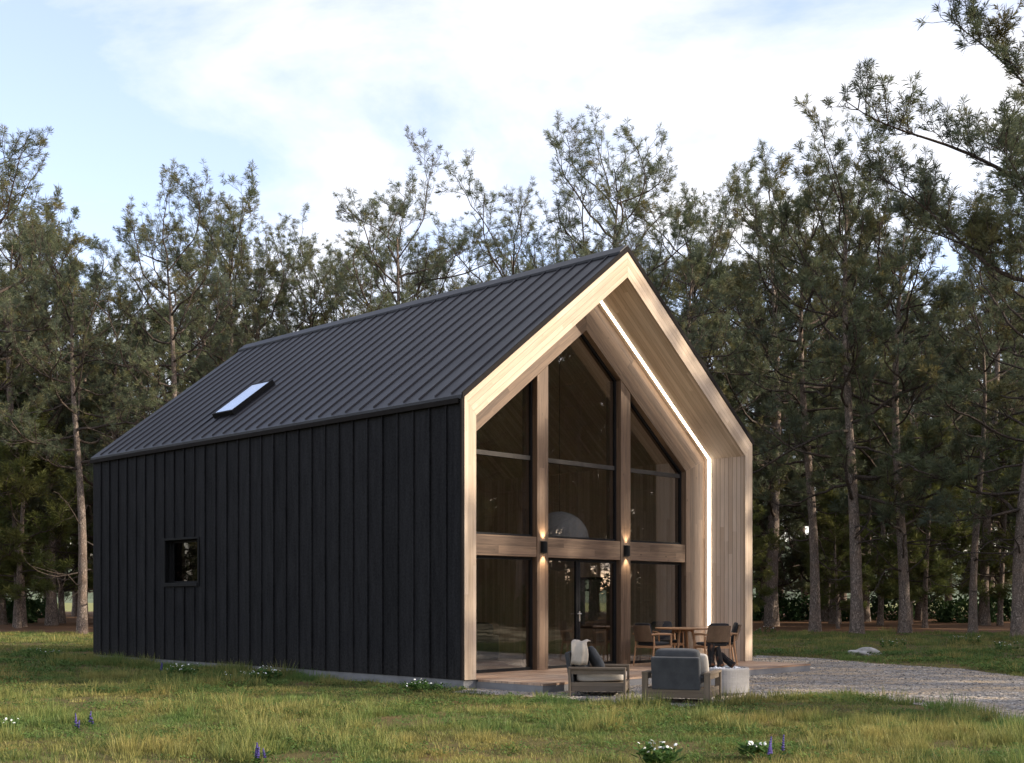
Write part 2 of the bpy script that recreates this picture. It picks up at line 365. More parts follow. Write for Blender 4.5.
class MB:
    """collects solids, builds ONE mesh object; UV u runs along the given direction of each solid"""
    def __init__(s): s.v = []; s.f = []; s.a = []
    def add(s, vs, fs, along=(1, 0, 0)):
        b = len(s.v); s.v += [tuple(v) for v in vs]
        for f in fs: s.f.append([b + i for i in f]); s.a.append(along)
        return s
    def box(s, x0, x1, y0, y1, z0, z1, along=(1, 0, 0)):
        return s.add([(x0, y0, z0), (x1, y0, z0), (x1, y1, z0), (x0, y1, z0), (x0, y0, z1), (x1, y0, z1), (x1, y1, z1), (x0, y1, z1)],
                     [(0, 3, 2, 1), (4, 5, 6, 7), (0, 1, 5, 4), (1, 2, 6, 5), (2, 3, 7, 6), (3, 0, 4, 7)], along)
    def prism(s, poly, y0, y1, along=(1, 0, 0), axis='y'):
        n = len(poly)
        if axis == 'y': lo = [(a, y0, b) for a, b in poly]; hi = [(a, y1, b) for a, b in poly]
        elif axis == 'z': lo = [(a, b, y0) for a, b in poly]; hi = [(a, b, y1) for a, b in poly]
        else: lo = [(y0, a, b) for a, b in poly]; hi = [(y1, a, b) for a, b in poly]
        fs = [tuple(range(n)), tuple(range(2 * n - 1, n - 1, -1))]
        fs += [(i, i + n, (i + 1) % n + n, (i + 1) % n) for i in range(n)]
        return s.add(lo + hi, fs, along)
    def bar(s, p, q, w, h, up=(0, 0, 1), w2=None, h2=None):
        """rectangular bar from p to q, w wide, h along up; may taper to w2,h2"""
        p = Vector(p); q = Vector(q); d = (q - p).normalized(); up = Vector(up)
        side = d.cross(up)
        if side.length < 1e-4: side = d.cross(Vector((0, 1, 0)))
        side.normalize(); up = side.cross(d).normalized()
        w2 = w if w2 is None else w2; h2 = h if h2 is None else h2
        vs = [p - side * w / 2 - up * h / 2, p + side * w / 2 - up * h / 2, p + side * w / 2 + up * h / 2, p - side * w / 2 + up * h / 2,
              q - side * w2 / 2 - up * h2 / 2, q + side * w2 / 2 - up * h2 / 2, q + side * w2 / 2 + up * h2 / 2, q - side * w2 / 2 + up * h2 / 2]
        return s.add(vs, [(0, 3, 2, 1), (4, 5, 6, 7), (0, 1, 5, 4), (1, 2, 6, 5), (2, 3, 7, 6), (3, 0, 4, 7)], tuple(d))
    def tube(s, pts, rad, n=8, caps=True):
        pts = [Vector(p) for p in pts]; rings = []
        ref = Vector((0.31, 0.17, 0.93))
        for i, p in enumerate(pts):
            d = (pts[min(i + 1, len(pts) - 1)] - pts[max(i - 1, 0)]).normalized()
            a = d.cross(ref)
            if a.length < 1e-3: a = d.cross(Vector((1, 0, 0)))
            a.normalize(); b = d.cross(a)
            r = rad[i] if isinstance(rad, (list, tuple)) else rad
            rings.append([p + (a * math.cos(2 * math.pi * k / n) + b * math.sin(2 * math.pi * k / n)) * r for k in range(n)])
        vs = [v for r_ in rings for v in r_]; fs = []
        for i in range(len(pts) - 1):
            for k in range(n):
                fs.append((i * n + k, i * n + (k + 1) % n, (i + 1) * n + (k + 1) % n, (i + 1) * n + k))
        if caps: fs += [tuple(range(n - 1, -1, -1)), tuple(range((len(pts) - 1) * n, len(pts) * n))]
        return s.add(vs, fs, tuple((pts[-1] - pts[0]).normalized()))
    def lathe(s, prof, n=32, c=(0, 0)):
        vs = []; fs = []
        for r, z in prof:
            vs += [(c[0] + r * math.cos(2 * math.pi * k / n), c[1] + r * math.sin(2 * math.pi * k / n), z) for k in range(n)]
        for i in range(len(prof) - 1):
            for k in range(n):
                fs.append((i * n + k, i * n + (k + 1) % n, (i + 1) * n + (k + 1) % n, (i + 1) * n + k))
        fs += [tuple(range(n - 1, -1, -1)), tuple(range((len(prof) - 1) * n, len(prof) * n))]
        return s.add(vs, fs, (1, 0, 0))
    def build(s, name, mat, parent=None, bevel=0.0, smooth=False, label=None, segs=2):
        me = bpy.data.meshes.new(name); me.from_pydata(s.v, [], s.f); me.update()
        bm = bmesh.new(); bm.from_mesh(me); bmesh.ops.recalc_face_normals(bm, faces=bm.faces); bm.to_mesh(me); bm.free()
        uvl = me.uv_layers.new(name="UVMap")
        for pi, p in enumerate(me.polygons):
            al = Vector(s.a[pi]); nrm = p.normal
            ac = nrm.cross(al)
            if ac.length < 0.2:
                ac = nrm.cross(Vector((0, 0, 1)) if abs(nrm.z) < 0.8 else Vector((1, 0, 0))); al2 = ac.cross(nrm)
            else: al2 = al
            ac.normalize()
            for li in p.loop_indices:
                co = me.vertices[me.loops[li].vertex_index].co
                uvl.data[li].uv = (co.dot(al2), co.dot(ac))
        o = link_mesh(name, me, mat, parent, smooth)
        if bevel:
            b = o.modifiers.new("bevel", 'BEVEL'); b.width = bevel; b.segments = segs; b.limit_method = 'ANGLE'; b.angle_limit = R(40)
        if label: o["label"] = label
        return o

def cushion(name, mat, parent, size, loc, rot=(0, 0, 0), puff=0.25, seed=0, label=None):
    """soft box: edges thinner than the middle, gentle lumps"""
    rnd = random.Random(seed); ph = [rnd.uniform(0, 6) for _ in range(6)]
    bm = bmesh.new(); bmesh.ops.create_cube(bm, size=2.0)
    bmesh.ops.subdivide_edges(bm, edges=bm.edges[:], cuts=7, use_grid_fill=True)
    sx, sy, sz = (q / 2 for q in size)
    for v in bm.verts:
        a, b, c = v.co
        ea = max(abs(a), abs(b))
        t = 1 - puff * ea ** 5
        kx = 1 - 0.06 * abs(b) ** 4 - 0.05 * c * c; ky = 1 - 0.06 * abs(a) ** 4 - 0.05 * c * c
        lump = 1 + 0.05 * math.sin(a * 2.4 + ph[0]) * math.sin(b * 2.1 + ph[1])
        v.co = (a * sx * kx, b * sy * ky, c * sz * t * lump)
    me = bpy.data.meshes.new(name); bm.to_mesh(me); bm.free()
    o = link_mesh(name, me, mat, parent, True)
    o.location = loc; o.rotation_euler = rot
    sm = o.modifiers.new("smooth", 'SUBSURF'); sm.levels = sm.render_levels = 1
    if label: o["label"] = label
    return o

def quick_mesh(name, verts, loops, sizes, tint=None):
    """numpy -> mesh; loops flat vertex indices, sizes loop count per face"""
    me = bpy.data.meshes.new(name)
    me.vertices.add(len(verts)); me.vertices.foreach_set("co", np.ascontiguousarray(verts, np.float32).ravel())
    me.loops.add(len(loops)); me.loops.foreach_set("vertex_index", np.ascontiguousarray(loops, np.int32))
    me.polygons.add(len(sizes)); st = np.zeros(len(sizes), np.int32); st[1:] = np.cumsum(sizes)[:-1]
    me.polygons.foreach_set("loop_start", st)
    me.update(calc_edges=True)
    if tint is not None:
        at = me.attributes.new("tint", 'FLOAT', 'POINT'); at.data.foreach_set("value", np.ascontiguousarray(tint, np.float32))
    me.validate()
    return me

# ------------------------------------------------------------------ house frame of reference
S = 0.85
X0, Y0, TH = -0.93534 * S, 23.3499 * S, 0.798741
W, L, EV, RG, B = 8.5747, 12.9396, 4.6883, 7.962, 0.15
SL = (RG - EV) / (W / 2)
cT, sT = math.cos(TH), math.sin(TH)
def hw(u, v, z=0.0): return Vector((X0 + u * cT - v * sT, Y0 + u * sT + v * cT, z))
def to_local(x, y):
    dx, dy = x - X0, y - Y0
    return dx * cT + dy * sT, -dx * sT + dy * cT
def gp(px, py, z=0.0):
    d = 1201.46 * (CH - z) / (py - 597.93); return Vector(((px - 512) / 1201.46 * d, d, z))
T = 0.27                                   # wall thickness seen at the jambs
IA, IE = 7.475, 7.475 - SL * (W / 2 - T)   # inner apex, inner eave
def zi(u): return IA - SL * abs(u - W / 2)
def zo(u): return RG - SL * abs(u - W / 2)

# ------------------------------------------------------------------ ground sheets
def ground():
    xs = np.concatenate([np.linspace(-900, -60, 8), np.linspace(-50, 50, 61), np.linspace(60, 900, 8)])
    ys = np.concatenate([np.linspace(-300, 0, 6), np.linspace(4, 70, 52), np.linspace(80, 1600, 14)])
    xx, yy = np.meshgrid(xs, ys); zz = np.zeros_like(xx)
    und = 0.03 * np.sin(xx * 0.5 + 1) * np.sin(yy * 0.43) + 0.02 * np.sin(xx * 1.3 + yy * 0.9)
    near = np.clip((15.5 - yy) / 4, 0, 1); zz += und * near
    verts = np.stack([xx, yy, zz], -1).reshape(-1, 3); nx, ny = len(xs), len(ys)
    i, j = np.meshgrid(np.arange(nx - 1), np.arange(ny - 1)); a = (j * nx + i).ravel()
    loops = np.stack([a, a + 1, a + 1 + nx, a + nx], 1).ravel()
    o = link_mesh("ground", quick_mesh("ground", verts, loops, np.full(len(a), 4)), 'ground', None, True)
    tag(o, "meadow soil with needle litter under the pines", "ground", kind="structure")
ground()

GRAVEL = [hw(-0.6, -0.4), hw(-0.35, -1.9), gp(545, 697), gp(600, 703), gp(680, 707), gp(760, 701), gp(830, 695), gp(905, 703), gp(960, 713), gp(1024, 727),
          Vector((9.5, 13.0, 0)), Vector((14, 11.5, 0)), Vector((24, 12, 0)), Vector((24, 18, 0)), Vector((14.5, 19.5, 0)), gp(1024, 677), gp(960, 669), gp(880, 664), gp(810, 658), gp(757, 655.5), hw(W + 0.5, 1.0), hw(W + 0.4, 12), hw(W - .3, 12), hw(W - 0.3, 0.1), hw(0.3, 0.1)]
def gravel_patio():
    pts = []
    rnd = random.Random(3)
    n = len(GRAVEL)
    for i in range(n):
        a, b = GRAVEL[i], GRAVEL[(i + 1) % n]; k = max(1, int((b - a).length / 0.35))
        for q in range(k):
            p = a.lerp(b, q / k); pts.append((p.x + rnd.uniform(-.07, .07), p.y + rnd.uniform(-.07, .07), 0.006))
    bm = bmesh.new(); f = bm.faces.new([bm.verts.new(p) for p in pts]); bmesh.ops.triangulate(bm, faces=[f])
    bmesh.ops.recalc_face_normals(bm, faces=bm.faces)
    me = bpy.data.meshes.new("gravel_path"); bm.to_mesh(me); bm.free()
    tag(link_mesh("gravel_path", me, 'gravel'), "pale grey gravel patio and path in front of the house", "path", kind="structure")
gravel_patio()
def in_poly(x, y, poly):
    x = np.asarray(x); y = np.asarray(y); ins = np.zeros(x.shape, bool); n = len(poly)
    for i in range(n):
        a, b = poly[i], poly[(i + 1) % n]
        c = ((a.y > y) != (b.y > y)) & (x < (b.x - a.x) * (y - a.y) / ((b.y - a.y) + 1e-12) + a.x)
        ins ^= c
    return ins

# ------------------------------------------------------------------ house
house = empty("barn_house", (X0, Y0, B), TH, "black barn house with a steep metal roof and a pale timber framed glass gable", "house")
H = house
MB().box(0.02, W - 0.02, 0.03, L, -0.45, -0.003).build("foundation", 'concrete', H)
# --- deck: boards run along the front
MB().box(0.30, W - 0.12, -1.50, -0.03, -0.035, 0.0).box(T + .003, W - T - .003, -0.03, 1.26, -0.002, 0.0005).build("deck", 'deck', H, label="brown timber deck along the glazed front")
MB().box(0.305, W - 0.125, -1.492, 0.028, -0.45, -0.036).build("deck_base", 'concrete', H)
MB().box(T + .003, W - T - .003, 1.262, L - T, -0.0015, 0.0007, (0, 1, 0)).build("floor", 'inside', H)

# --- left wall with its window opening
WV0, WV1, WZ0, WZ1 = 8.20, 9.56, 1.66, 2.62
zt = EV - 0.06
mb = MB()
for a, b, c, d in ((0.045, WV0, 0, zt), (WV1, L, 0, zt), (WV0, WV1, 0, WZ0), (WV0, WV1, WZ1, zt)):
    mb.box(0, 0.14, a, b, c, d, (0, 0, 1))
k = 1; SP = 0.4174
while k * SP < L - 0.05:                    # standing battens, interrupted at the window
    v = k * SP; k += 1
    for z0, z1 in (((0.0, WZ0 - .055), (WZ1 + .055, zt)) if WV0 - .06 < v < WV1 + .06 else ((0.0, zt),)):
        mb.box(-0.032, 0.0 + .001, v - 0.017, v + 0.017, z0 + .004, z1 - .01, (0, 0, 1))
mb.build("side_wall", 'clad', H, 0.004, segs=1, label="black ribbed cladding wall on the long side")
mb = MB()
for a, b, c, d in ((0.06, WV0, 0, IE), (WV1, L - T, 0, IE), (WV0, WV1, 0, WZ0), (WV0, WV1, WZ1, IE)):
    mb.box(0.143, T, a, b, c, d, (0, 0, 1))
mb.build("wall_lining", 'lining', H)
# window: frame, sill, glass
win = MB()
win.box(-0.028, 0.10, WV0 - .045, WV0, WZ0 - .05, WZ1 + .045, (0, 0, 1)).box(-0.028, 0.10, WV1, WV1 + .045, WZ0 - .05, WZ1 + .045, (0, 0, 1))
win.box(-0.03, 0.10, WV0, WV1, WZ1, WZ1 + .045, (0, 1, 0))
win.box(0.101, 0.275, WV0 + .001, WV0 + .011, WZ0, WZ1 - .001).box(0.101, 0.275, WV1 - .011, WV1 - .001, WZ0, WZ1 - .001).box(0.101, 0.275, WV0 + .011, WV1 - .011, WZ1 - .011, WZ1 - .001).box(0.161, 0.275, WV0 + .011, WV1 - .011, WZ0 + .001, WZ0 + .012)
wo = win.build("window", 'blackmetal', H, 0.004, segs=1, label="small square window in the black side wall")
MB().box(-0.05, 0.16, WV0, WV1, WZ0 - .05, WZ0 + 0.03, (0, 1, 0)).build("sill", 'blackmetal', wo, 0.004)
mb = MB()
mb.box(0.17, 0.22, WV0 + .002, WV0 + .05, WZ0, WZ1).box(0.17, 0.22, WV1 - .05, WV1 - .002, WZ0, WZ1).box(0.17, 0.22, WV0, WV1, WZ1 - .05, WZ1 - .002).box(0.17, 0.22, WV0, WV1, WZ0 + .031, WZ0 + .07)
mb.build("frame", 'blackmetal', wo)
MB().box(0.19, 0.198, WV0 + .05, WV1 - .05, WZ0 + .07, WZ1 - .05).build("pane", 'darkglass', wo)

# --- right wall with a wide dark window seen through the glass gable
RV0, RV1, RZ0, RZ1 = 3.25, 4.75, 0.62, 1.86
mb = MB(); ml = MB()
for a, b, c, d in ((0.045, RV0, 0, zt), (RV1, L, 0, zt), (RV0, RV1, 0, RZ0), (RV0, RV1, RZ1, zt)):
    mb.box(W - 0.14, W, a, b, c, d, (0, 0, 1))
for a, b, c, d in ((1.03, RV0, 0, IE), (RV1, L - T, 0, IE), (RV0, RV1, 0, RZ0), (RV0, RV1, RZ1, IE)):
    ml.box(W - T, W - 0.143, a, b, c, d, (0, 0, 1))
k = 1
while k * SP < L - 0.05:
    v = k * SP; k += 1
    for z0, z1 in (((0.0, RZ0 - .055), (RZ1 + .055, zt)) if RV0 - .06 < v < RV1 + .06 else ((0.0, zt),)):
        mb.box(W - .001, W + 0.032, v - 0.017, v + 0.017, z0 + .004, z1 - .01, (0, 0, 1))
mb.build("side_wall", 'clad', H)
ml.build("wall_lining", 'lining', H)
rw = MB().box(W - .24, W - .16, RV0 + .002, RV0 + .06, RZ0, RZ1).box(W - .24, W - .16, RV1 - .06, RV1 - .002, RZ0, RZ1).box(W - .24, W - .16, RV0 + .06, RV1 - .06, RZ1 - .06, RZ1 - .002).box(W - .24, W - .16, RV0 + .06, RV1 - .06, RZ0 + .002, RZ0 + .06).build("window", 'blackmetal', H, label="dark window in the far side wall seen through the glass")
MB().box(W - .205, W - .197, RV0 + .06, RV1 - .06, RZ0 + .06, RZ1 - .06).build("pane", 'glass', rw)
MB().box(W - T, W - T + .16, 0.045, 1.03 - .001, 0, IE, (0, 0, 1)).build("jamb_lining", 'jamb', H, label="pale vertical boards lining the recess beside the glass")

# --- rear gable and an inner partition
MB().prism([(0.145, 0), (W - .145, 0), (W - .145, zi(.145)), (W / 2, IA - .004), (.145, zi(.145))], L - T + .003, L - .004, (0, 0, 1)).build("rear_gable", 'clad', H)
MB().prism([(T + .002, 0.001), (W - T - .002, 0.001), (W - T - .002, IE - .004), (W / 2, IA - .006), (T + .002, IE - .004)], 9.9, 10.02, (0, 0, 1)).build("partition_wall", 'inside', H)

# --- fascia: four mitred pieces
def fascia(poly, along): MB().prism(poly, -0.015, 0.042, along).build("fascia", 'larch', H, 0.002, segs=1)
fascia([(0, 0), (T, 0), (T, IE), (0, EV)], (0, 0, 1))
fascia([(W - T, 0), (W, 0), (W, EV), (W - T, IE)], (0, 0, 1))
sd_l = Vector((1, 0, SL)).normalized(); sd_r = Vector((1, 0, -SL)).normalized()
fascia([(0, EV), (T, IE), (W / 2, IA), (W / 2, RG)], tuple(sd_l))
fascia([(W / 2, RG), (W / 2, IA), (W - T, IE), (W, EV)], tuple(sd_r))
# --- soffit and ceiling slabs: boards follow the depth of the house
MB().prism([(T - .12, zi(T - .12)), (W / 2, IA), (W / 2, RG - .003), (0.03, zo(0.03) - .003)], 0.043, L - .01, tuple(sd_l)).build("soffit", 'lining', H)
MB().prism([(W / 2 + .0005, IA), (W - T + .12, zi(T - .12)), (W - 0.03, zo(0.03) - .003), (W / 2 + .0005, RG - .003)], 0.043, L - .01, tuple(sd_r)).build("soffit", 'lining', H, label="pale boards lining the underside of the roof overhang")

# --- roof: two metal slopes with standing seams, ridge cap, eave flashing
def slope(sign):
    mb = MB(); f = (lambda u: u) if sign < 0 else (lambda u: W - u)
    e0 = -0.055; rk = 0.004
    mb.prism([(f(e0), zo(0) + SL * e0 + rk), (f(W / 2 - .0006), RG + rk), (f(W / 2 - .0006), RG + 0.072), (f(e0), zo(0) + SL * e0 + 0.072)], 0.0, L + .03, (1, 0, SL if sign < 0 else -SL))
    k = 0
    while True:
        v = 0.30 + k * SP * 0.98; k += 1
        if v > L: break
        for du, q in ((0, 0),):
            a0, a1 = e0 + 0.05, W / 2 - 0.16
            vs_ = [];
            for a in (a0, a1):
                zb = zo(0) + SL * a + 0.068
                vs_ += [(f(a), v - .014, zb), (f(a), v + .014, zb), (f(a), v + .008, zb + .038), (f(a), v - .008, zb + .038)]
            mb.add(vs_, [(0, 1, 2, 3), (7, 6, 5, 4), (0, 4, 5, 1), (1, 5, 6, 2), (2, 6, 7, 3), (3, 7, 4, 0)])
    o = mb.build("roof_slope", 'metal', H)
    MB().prism([(f(e0), zo(0) + SL * e0 + rk), (f(W / 2 - .0006), RG + rk), (f(W / 2 - .0006), RG + 0.108), (f(e0), zo(0) + SL * e0 + 0.108)], -0.03, -0.004).build("verge_trim", 'verge', H)
    return o
rl = slope(-1); slope(1)
MB().prism([(W / 2 - .21, RG + .075 - SL * .21 + .055), (W / 2, RG + .135), (W / 2 + .21, RG + .075 - SL * .21 + .055), (W / 2 + .21, RG + .0 - SL * .21 + .085), (W / 2, RG + .09), (W / 2 - .21, RG - SL * .21 + .085)], 0.0, L + .05, (0, 1, 0)).build("ridge_cap", 'metal', H)
MB().box(-0.075, -0.035, 0.07, L + .02, EV - 0.105, EV - 0.02, (0, 1, 0)).box(-0.035, 0.0, 0.07, L + .02, EV - 0.058, EV - 0.034, (0, 1, 0)).build("eave_flashing", 'verge', H, 0.004)
MB().box(W + .035, W + .075, 0.07, L + .02, EV - 0.115, EV - 0.02, (0, 1, 0)).build("eave_flashing", 'metal', H)
MB().box(-0.05, -0.002, 0.0, 0.042, 0, EV - .02, (0, 0, 1)).build("corner_trim", 'verge', H)
MB().box(W + .002, W + .036, 0.0, 0.042, 0, EV - .02, (0, 0, 1)).build("corner_trim", 'blackmetal', H)
# skylight on the left slope
def onroof(u, v, h):
    n = Vector((-SL, 0, 1)).normalized(); return Vector((u, v, zo(0) + SL * u + 0.07)) + n * h
def roofbox(mb, u0, u1, v0, v1, h0, h1):
    mb.add([onroof(u0, v0, h0), onroof(u1, v0, h0), onroof(u1, v1, h0), onroof(u0, v1, h0), onroof(u0, v0, h1), onroof(u1, v0, h1), onroof(u1, v1, h1), onroof(u0, v1, h1)],
           [(0, 3, 2, 1), (4, 5, 6, 7), (0, 1, 5, 4), (1, 2, 6, 5), (2, 3, 7, 6), (3, 0, 4, 7)])
mb = MB(); su0, su1, sv0, sv1 = 0.72, 1.78, 7.96, 8.74
roofbox(mb, su0, su1, sv0, sv0 + .05, 0, .11); roofbox(mb, su0, su1, sv1 - .05, sv1, 0, .11)
roofbox(mb, su0, su0 + .05, sv0 + .05, sv1 - .05, 0, .11); roofbox(mb, su1 - .06, su1, sv0 + .05, sv1 - .05, 0, .11)
sk = mb.build("skylight", 'blackmetal', H, 0.006)
mb = MB(); roofbox(mb, su0 + .05, su1 - .06, sv0 + .05, sv1 - .05, .095, .106); mb.build("pane", 'skyglass', sk)

# --- dark timber gable frame set back in the recess
D0 = 1.03
PB = 0.70                                   # border width at the jambs
OA = 6.63                                   # opening apex
ui0, ui1 = T + PB, W - T - PB
def zf(u): return OA - SL * abs(u - W / 2)
def timber(poly, along, y0=D0, y1=D0 + .30, name="gable_rafter"): MB().prism(poly, y0, y1, along).build(name, 'timber', H, 0.004, segs=1)
timber([(T + .002, 0), (ui0, 0), (ui0, zf(ui0)), (T + .002, IE - .004)], (0, 0, 1), name="corner_post")
timber([(ui1, 0), (W - T - .002, 0), (W - T - .002, IE - .004), (ui1, zf(ui1))], (0, 0, 1), name="corner_post")
timber([(T + .004, IE - .004), (ui0 + .001, zf(ui0)), (W / 2, OA), (W / 2, IA - .006)], tuple(sd_l))
timber([(W / 2, IA - .006), (W / 2, OA), (ui1 - .001, zf(ui1)), (W - T - .004, IE - .004)], tuple(sd_r))
A0, A1, B0, B1 = 2.885, 3.195, 5.38, 5.69
for a, b in ((A0, A1), (B0, B1)):
    MB().prism([(a, 0), (b, 0), (b, zf(b) - .003), (a, zf(a) - .003)], D0 + .004, D0 + .40, (0, 0, 1)).build("mullion_post", 'timber', H, 0.006, segs=1)
MZ0, MZ1 = 2.13, 2.51
for a, b in ((ui0, A0), (A1, B0), (B1, ui1)):
    MB().box(a + .002, b - .002, D0 + .02, D0 + .30, MZ0, MZ1, (1, 0, 0)).build("cross_beam", 'timber', H, 0.005, segs=1)

# --- glazing
GV = D0 + 0.155
def inset(poly, w):
    n = len(poly); res = []
    cx = sum(p[0] for p in poly) / n; cz = sum(p[1] for p in poly) / n
    lines = []
    for i in range(n):
        a = Vector(poly[i]); b = Vector(poly[(i + 1) % n]); d = (b - a).normalized(); nn = Vector((-d.y, d.x))
        if nn.dot(Vector((cx, cz)) - a) < 0: nn = -nn
        lines.append((a + nn * w, d))
    for i in range(n):
        (p, d), (q, e) = lines[i - 1], lines[i]
        den = d.x * e.y - d.y * e.x; t = ((q.x - p.x) * e.y - (q.y - p.y) * e.x) / den
        res.append(tuple(p + d * t))
    return res
def glazing(poly, w=0.045, name="gable_window", mat='blackmetal'):
    inn = inset(poly, w); n = len(poly); mb = MB()
    poly = inset(poly, 0.002)
    for i in range(n):
        j = (i + 1) % n
        mb.prism([poly[i], poly[j], inn[j], inn[i]], GV - .03, GV + .03, (1, 0, 0))
    fr = mb.build(name, mat, H)
    MB().prism(inset(poly, w - .004), GV - .004, GV + .004).build("pane", 'glass', fr)
    return fr
glazing([(ui0, MZ1), (A0, MZ1), (A0, zf(A0)), (ui0, zf(ui0))])
glazing([(A1, MZ1), (B0, MZ1), (B0, zf(B0)), (W / 2, OA), (A1, zf(A1))])
glazing([(B1, MZ1), (ui1, MZ1), (ui1, zf(ui1)), (B1, zf(B1))])
glazing([(ui0, 0.0), (A0, 0.0), (A0, MZ0), (ui0, MZ0)], 0.055)
glazing([(B1, 0.0), (ui1, 0.0), (ui1, MZ0), (B1, MZ0)], 0.055)
DX = 4.19
glazing([(A1, 0.0), (DX, 0.0), (DX, MZ0), (A1, MZ0)], 0.05)
door = glazing([(DX + .005, 0.0), (B0, 0.0), (B0, MZ0), (DX + .005, MZ0)], 0.065, "glass_door")
door["label"] = "black framed glass door with a lever handle"
mb = MB()
mb.box(DX + .02, DX + .055, GV - .042, GV - .03, 0.90, 1.10, (0, 0, 1)).tube([(DX + .038, GV - .03, 1.05), (DX + .038, GV - .085, 1.05)], 0.011)
mb.tube([(DX + .038, GV - .085, 1.05), (DX - .075, GV - .085, 1.05)], 0.011).tube([(DX + .038, GV - .042, .93), (DX + .038, GV - .052, .93)], 0.016)
mb.build("door_handle", 'steel', door)
TZ = 3.96
for a, b in ((ui0, A0), (A1, B0), (B1, ui1)):
    MB().box(a + .05, b - .05, GV - .02, GV + .06, TZ, TZ + .085, (1, 0, 0)).build("tie_bar", 'greybar', H, 0.004)

# --- light strip in the corner between soffit / jamb and timber frame
LV0, LV1 = D0 - .135, D0 - .10
led = MB()
led.box(W - T - .016, W - T - .001, LV0 - .005, LV1 + .005, 0.01, IE - .018, (0, 0, 1))
led.prism([(W - T - .001, IE - .014), (W / 2 + .02, IA - .02 - .011), (W / 2 + .02, IA - .02 + .003), (W - T - .001, IE - .002)], LV0 - .005, LV1 + .005)
led.build("light_strip", 'led', H, label="glowing white light strip along the soffit and jamb")
# --- two up-down wall lamps on the mullion posts
def wall_lamp(u):
    mb = MB(); prof = []
    for k in range(13):
        a = math.pi * k / 12; prof.append((u + 0.062 * math.cos(a), D0 - .012 - 0.085 * math.sin(a)))
    # half-round shell, cut obliquely at both ends
    lo = []; hi = []
    for (x, y) in prof:
        t = (D0 - .012 - y) / .085
        lo.append((x, y, 2.215 - .0 * t)); hi.append((x, y, 2.425))
    n = len(prof); vs_ = lo + hi
    fs = [(i, i + 1, i + 1 + n, i + n) for i in range(n - 1)]
    fs.append((n - 1, 0, n, 2 * n - 1))
    mb.add(vs_, fs, (0, 0, 1)); mb.box(u - .07, u + .07, D0 - .014, D0 + .002, 2.205, 2.435, (0, 0, 1))
    o = mb.build("wall_lamp", 'blackmetal', H, label="small black wall lamp shining up and down the post")
    for z, s in ((2.40, 1), (2.24, -1)):
        MB().lathe([(0.0, z - .004), (0.03, z - .004), (0.03, z + .004), (0.0, z + .004)], 12, (u, D0 - .055)).build("bulb", 'bulb', o)
        ld = bpy.data.lights.new("wall_lamp_beam", 'SPOT'); ld.energy = 17; ld.spot_size = R(78); ld.spot_blend = 0.6; ld.color = (1, 0.80, 0.56); ld.shadow_soft_size = 0.02
        lo_ = bpy.data.objects.new("wall_lamp_beam", ld); col.objects.link(lo_); lo_.parent = o
        lo_.location = (u, D0 - .058, z + s * .02); lo_.rotation_euler = (0 if s < 0 else math.pi, 0, 0)
MAT['bulb'] = emit("warm_bulb", (1.0, 0.85, 0.65), 8)
wall_lamp((A0 + A1) / 2); wall_lamp((B0 + B1) / 2)

# ------------------------------------------------------------------ things inside the house
def pendant():
    p = hw(4.75, 2.15, B + 2.53)
    o = empty("pendant_lamp", p, 0, "large round grey paper pendant lamp hanging behind the glass gable", "lamp")
    prof = [(max(0.02, 0.61 * math.sin(math.pi * k / 24)) * (1 + .006 * (k % 2)), -0.61 * math.cos(math.pi * k / 24)) for k in range(25)]
    MB().lathe(prof, 40).build("lamp_shade", 'paper', o, smooth=True)
    MB().tube([(0, 0, .6), (0, 0, 4.4)], 0.006, 6).build("cord", 'blackmetal', o)
pendant()
def sideboard():
    p = hw(1.3, 5.6, B); o = empty("sideboard", p, TH, "long dark low sideboard inside the house behind the lower left pane", "cabinet")
    MB().box(-.5, 1.9, 0, .5, .12, .78).build("body", 'darkwood', o, .01); MB().box(-.55, 1.95, -.03, .53, .78, .82).build("top", 'darkwood', o, .006)
    for x in (-.4, 1.75):
        for y in (.06, .4): MB().bar((x, y, 0), (x, y, .12), .05, .05).build("leg", 'blackmetal', o)
MAT['darkwood'] = simple("dark_stained_wood", (0.035, 0.026, 0.02), .5, 0, .3, 5, .1, 40)
sideboard()
def sofa():
    p = hw(3.6, 4.3, B); o = empty("sofa", p, TH + R(90), "dark grey sofa standing inside the house beyond the glass door", "sofa")
    MB().box(-1.0, 1.0, -.42, .42, .10, .26).build("base", 'darkfab', o, .02)
    for x in (-.5, .5): cushion("seat_cushion", 'darkfab', o, (.96, .74, .2), (x, .03, .35), seed=int(x * 10))
    for x in (-.5, .5): cushion("back_cushion", 'darkfab', o, (.94, .5, .2), (x, -.33, .6), (R(100), 0, 0), seed=int(x * 7))
    for x in (-1.06, 1.06): MB().box(x - .07, x + .07, -.42, .42, .08, .6).build("armrest", 'darkfab', o, .03)
sofa()

